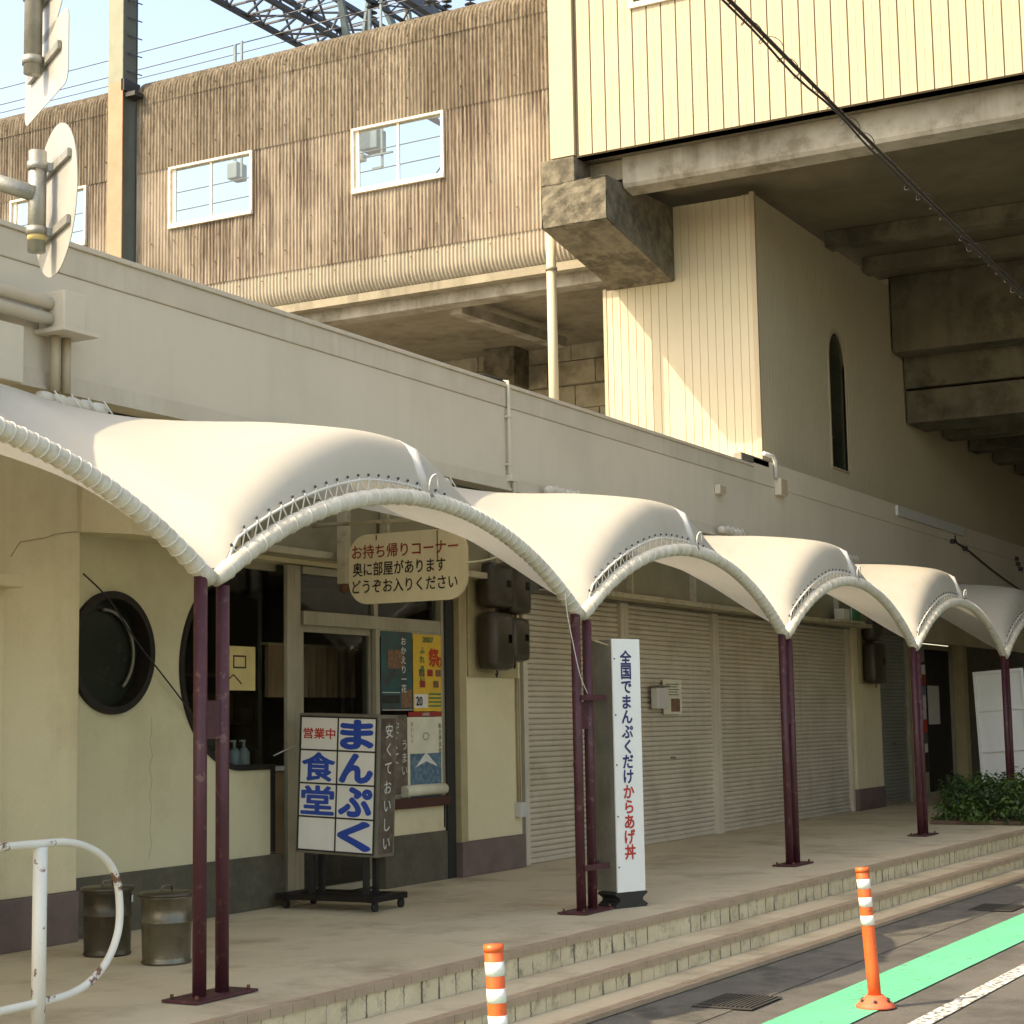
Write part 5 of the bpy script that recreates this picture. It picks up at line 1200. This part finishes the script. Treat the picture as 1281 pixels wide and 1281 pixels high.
for (x, z) in ((19.0, 15.1), (19.0, 14.75), (21.5, 15.8), (21.5, 15.3), (24, 16.4), (24, 15.9), (27, 17.2), (27, 16.6), (16.5, 11.05), (16.5, 10.72)):
    b = nb(); n = 24; pts = [(x, -5 + 60 * i / n, z - 0.35 * math.sin(PI * i / n) + 0.0 * i) for i in range(n + 1)]; tube(b, pts, 0.011, 5)
    obj('overhead_wire', b, 'wire', label='thin overhead wire running parallel to the tracks', cat='wire', group='thin overhead track wires', origin=(x, 0, z)); k += 1
for (x, y, z) in ((16.5, 11.0, 9.6), (16.5, 7.6, 10.2)):
    b = nb(); tube(b, [(x, y - 1.2, z + 2.2), (x, y + 0.9, z)], 0.012, 5)
    obj('stay_wire', b, 'wire', label='slanting thin stay wire behind the screen windows', cat='wire', group='stay wires behind the screen', origin=(x, y, z))
b = nb(); tube(b, [(16.5, 11.9, 11.8), (16.5, 10.0, 10.2)], 0.012, 5); obj('stay_wire', b, 'wire', label='slanting thin stay wire behind the screen windows', cat='wire', group='stay wires behind the screen', origin=(16.5, 11, 10))

# ------------------------------------------------------------------ aerial cable bundle over the street
ac = empty('aerial_cable', (1.1, -2.39, 5.2), 'black spiral wrapped aerial cable bundle crossing diagonally at upper right', 'cable')
def cab(x, dz=0.0, dy=0.0): t = (x + 2) / 32; return Vector((x, -2.40 + dy, 5.22 - 0.35 * math.sin(PI * t) + 0.32 + dz - 0.006 * x))
xsn = [-2 + 0.25 * i for i in range(129)]
b = nb(); tube(b, [cab(x) for x in xsn], 0.013, 8); obj('cable', b, 'cable', ac, True)
b = nb(); tube(b, [cab(x, -0.045 - 0.008 * math.sin(x * 5), 0.01 * math.sin(x * 3)) for x in xsn], 0.008, 6); obj('cable', b, 'cable', ac, True)
b = nb(); pts = []
for i in range(1600):
    x = -1 + i * 0.017; a = i * 0.36; rr = 0.034 + 0.012 * math.sin(i * 0.071) + 0.01 * math.sin(i * 0.23); c = cab(x, -0.022)
    pts.append(c + Vector((0, math.cos(a) * rr, math.sin(a) * rr)))
tube(b, pts, 0.0028, 4); obj('spiral_tie', b, 'cable', ac, True)

# ------------------------------------------------------------------ road sign backs, upper left
rs_ = empty('road_sign_mast', (-2.6, 1.0, ROADZ), 'grey steel mast with arms carrying road signs seen from behind', 'sign post')
b = nb(); tube(b, [(-2.62, 0.8, ROADZ), (-2.62, 0.8, 5.6)], 0.06, 16); obj('pole', b, 'galv', rs_, True)
b = nb(); tube(b, [(-2.62, 0.8, 3.70), (-2.42, -0.92, 3.51), (-2.37, -1.09, 3.445)], 0.033, 14); obj('arm', b, 'galv', rs_, True)
b = nb(); tube(b, [(-2.62, 0.8, 5.2), (-2.42, -1.08, 5.0)], 0.033, 14); obj('arm', b, 'galv', rs_, True)
sdir = Vector((math.cos(R(58.8)), math.sin(R(58.8)), 0)); up_ = Vector((0, 0, 1)); nrm = sdir.cross(up_)    # normal towards the street side
def disc_sign(label, pc, outline, pole_p, z0, z1, clamps):
    e = empty('road_sign', pc, label, 'road sign', 'backs of road signs')
    mtx = Matrix.Translation(pc) @ Matrix((sdir, up_, nrm)).transposed().to_4x4()
    b = nb(); merge(b, shape(outline, [], 0.003), mtx); obj('plate', b, 'sign_back', e)
    for z in clamps:
        w = 0.22; b = nb()
        tbox(b, w * 2, 0.032, 0.014, mtx @ Matrix.Translation((0, z, 0.0)))
        bmesh.ops.translate(b, verts=b.verts, vec=nrm * 0.012 * SG); obj('rail', b, 'galv', e)
    b = nb(); tube(b, [(pole_p[0], pole_p[1], z0), (pole_p[0], pole_p[1], z1)], 0.035, 20); pp_ = obj('tube', b, 'galv', e, True)
    b = nb()
    for z in clamps:
        zz = pc[2] + z; tube(b, [(pole_p[0], pole_p[1], zz - 0.016), (pole_p[0], pole_p[1], zz + 0.016)], 0.041, 20)
        bar(b, (pole_p[0], pole_p[1], zz), Vector((pole_p[0], pole_p[1], zz)) + (Vector(pc) - Vector((pole_p[0], pole_p[1], pc[2]))) * 0.9, 0.03, 0.03)
    obj('clamp', b, 'galv', pp_)
    return e, pp_
SG = -1
circ = arc(0, 0, 0.30, 0.30, 0, 360, 48)[:-1]
e, t_ = disc_sign('round road sign seen from behind, hung on a short grey tube', (-2.30, -1.13, 3.43), circ, (-2.352, -1.082), 3.22, 3.62, (0.13, -0.13))
b = nb(); tube(b, [(-2.352, -1.082, 3.262), (-2.352, -1.082, 3.30)], 0.0365, 20); obj('sticker', b, 'paper_yellow', t_)
rect = rrect(0.62, 0.30, 0.05)
disc_sign('tilted rectangular road sign plate from behind at the top left', (-2.35, -1.12, 3.95), rect, (-2.395, -1.09), 3.92, 5.1, (0.02,))
disc_sign('uppermost road sign plate from behind cut by the top edge', (-2.35, -1.12, 4.36), circ, (-2.395, -1.09), 5.101, 5.12, (-0.13,))
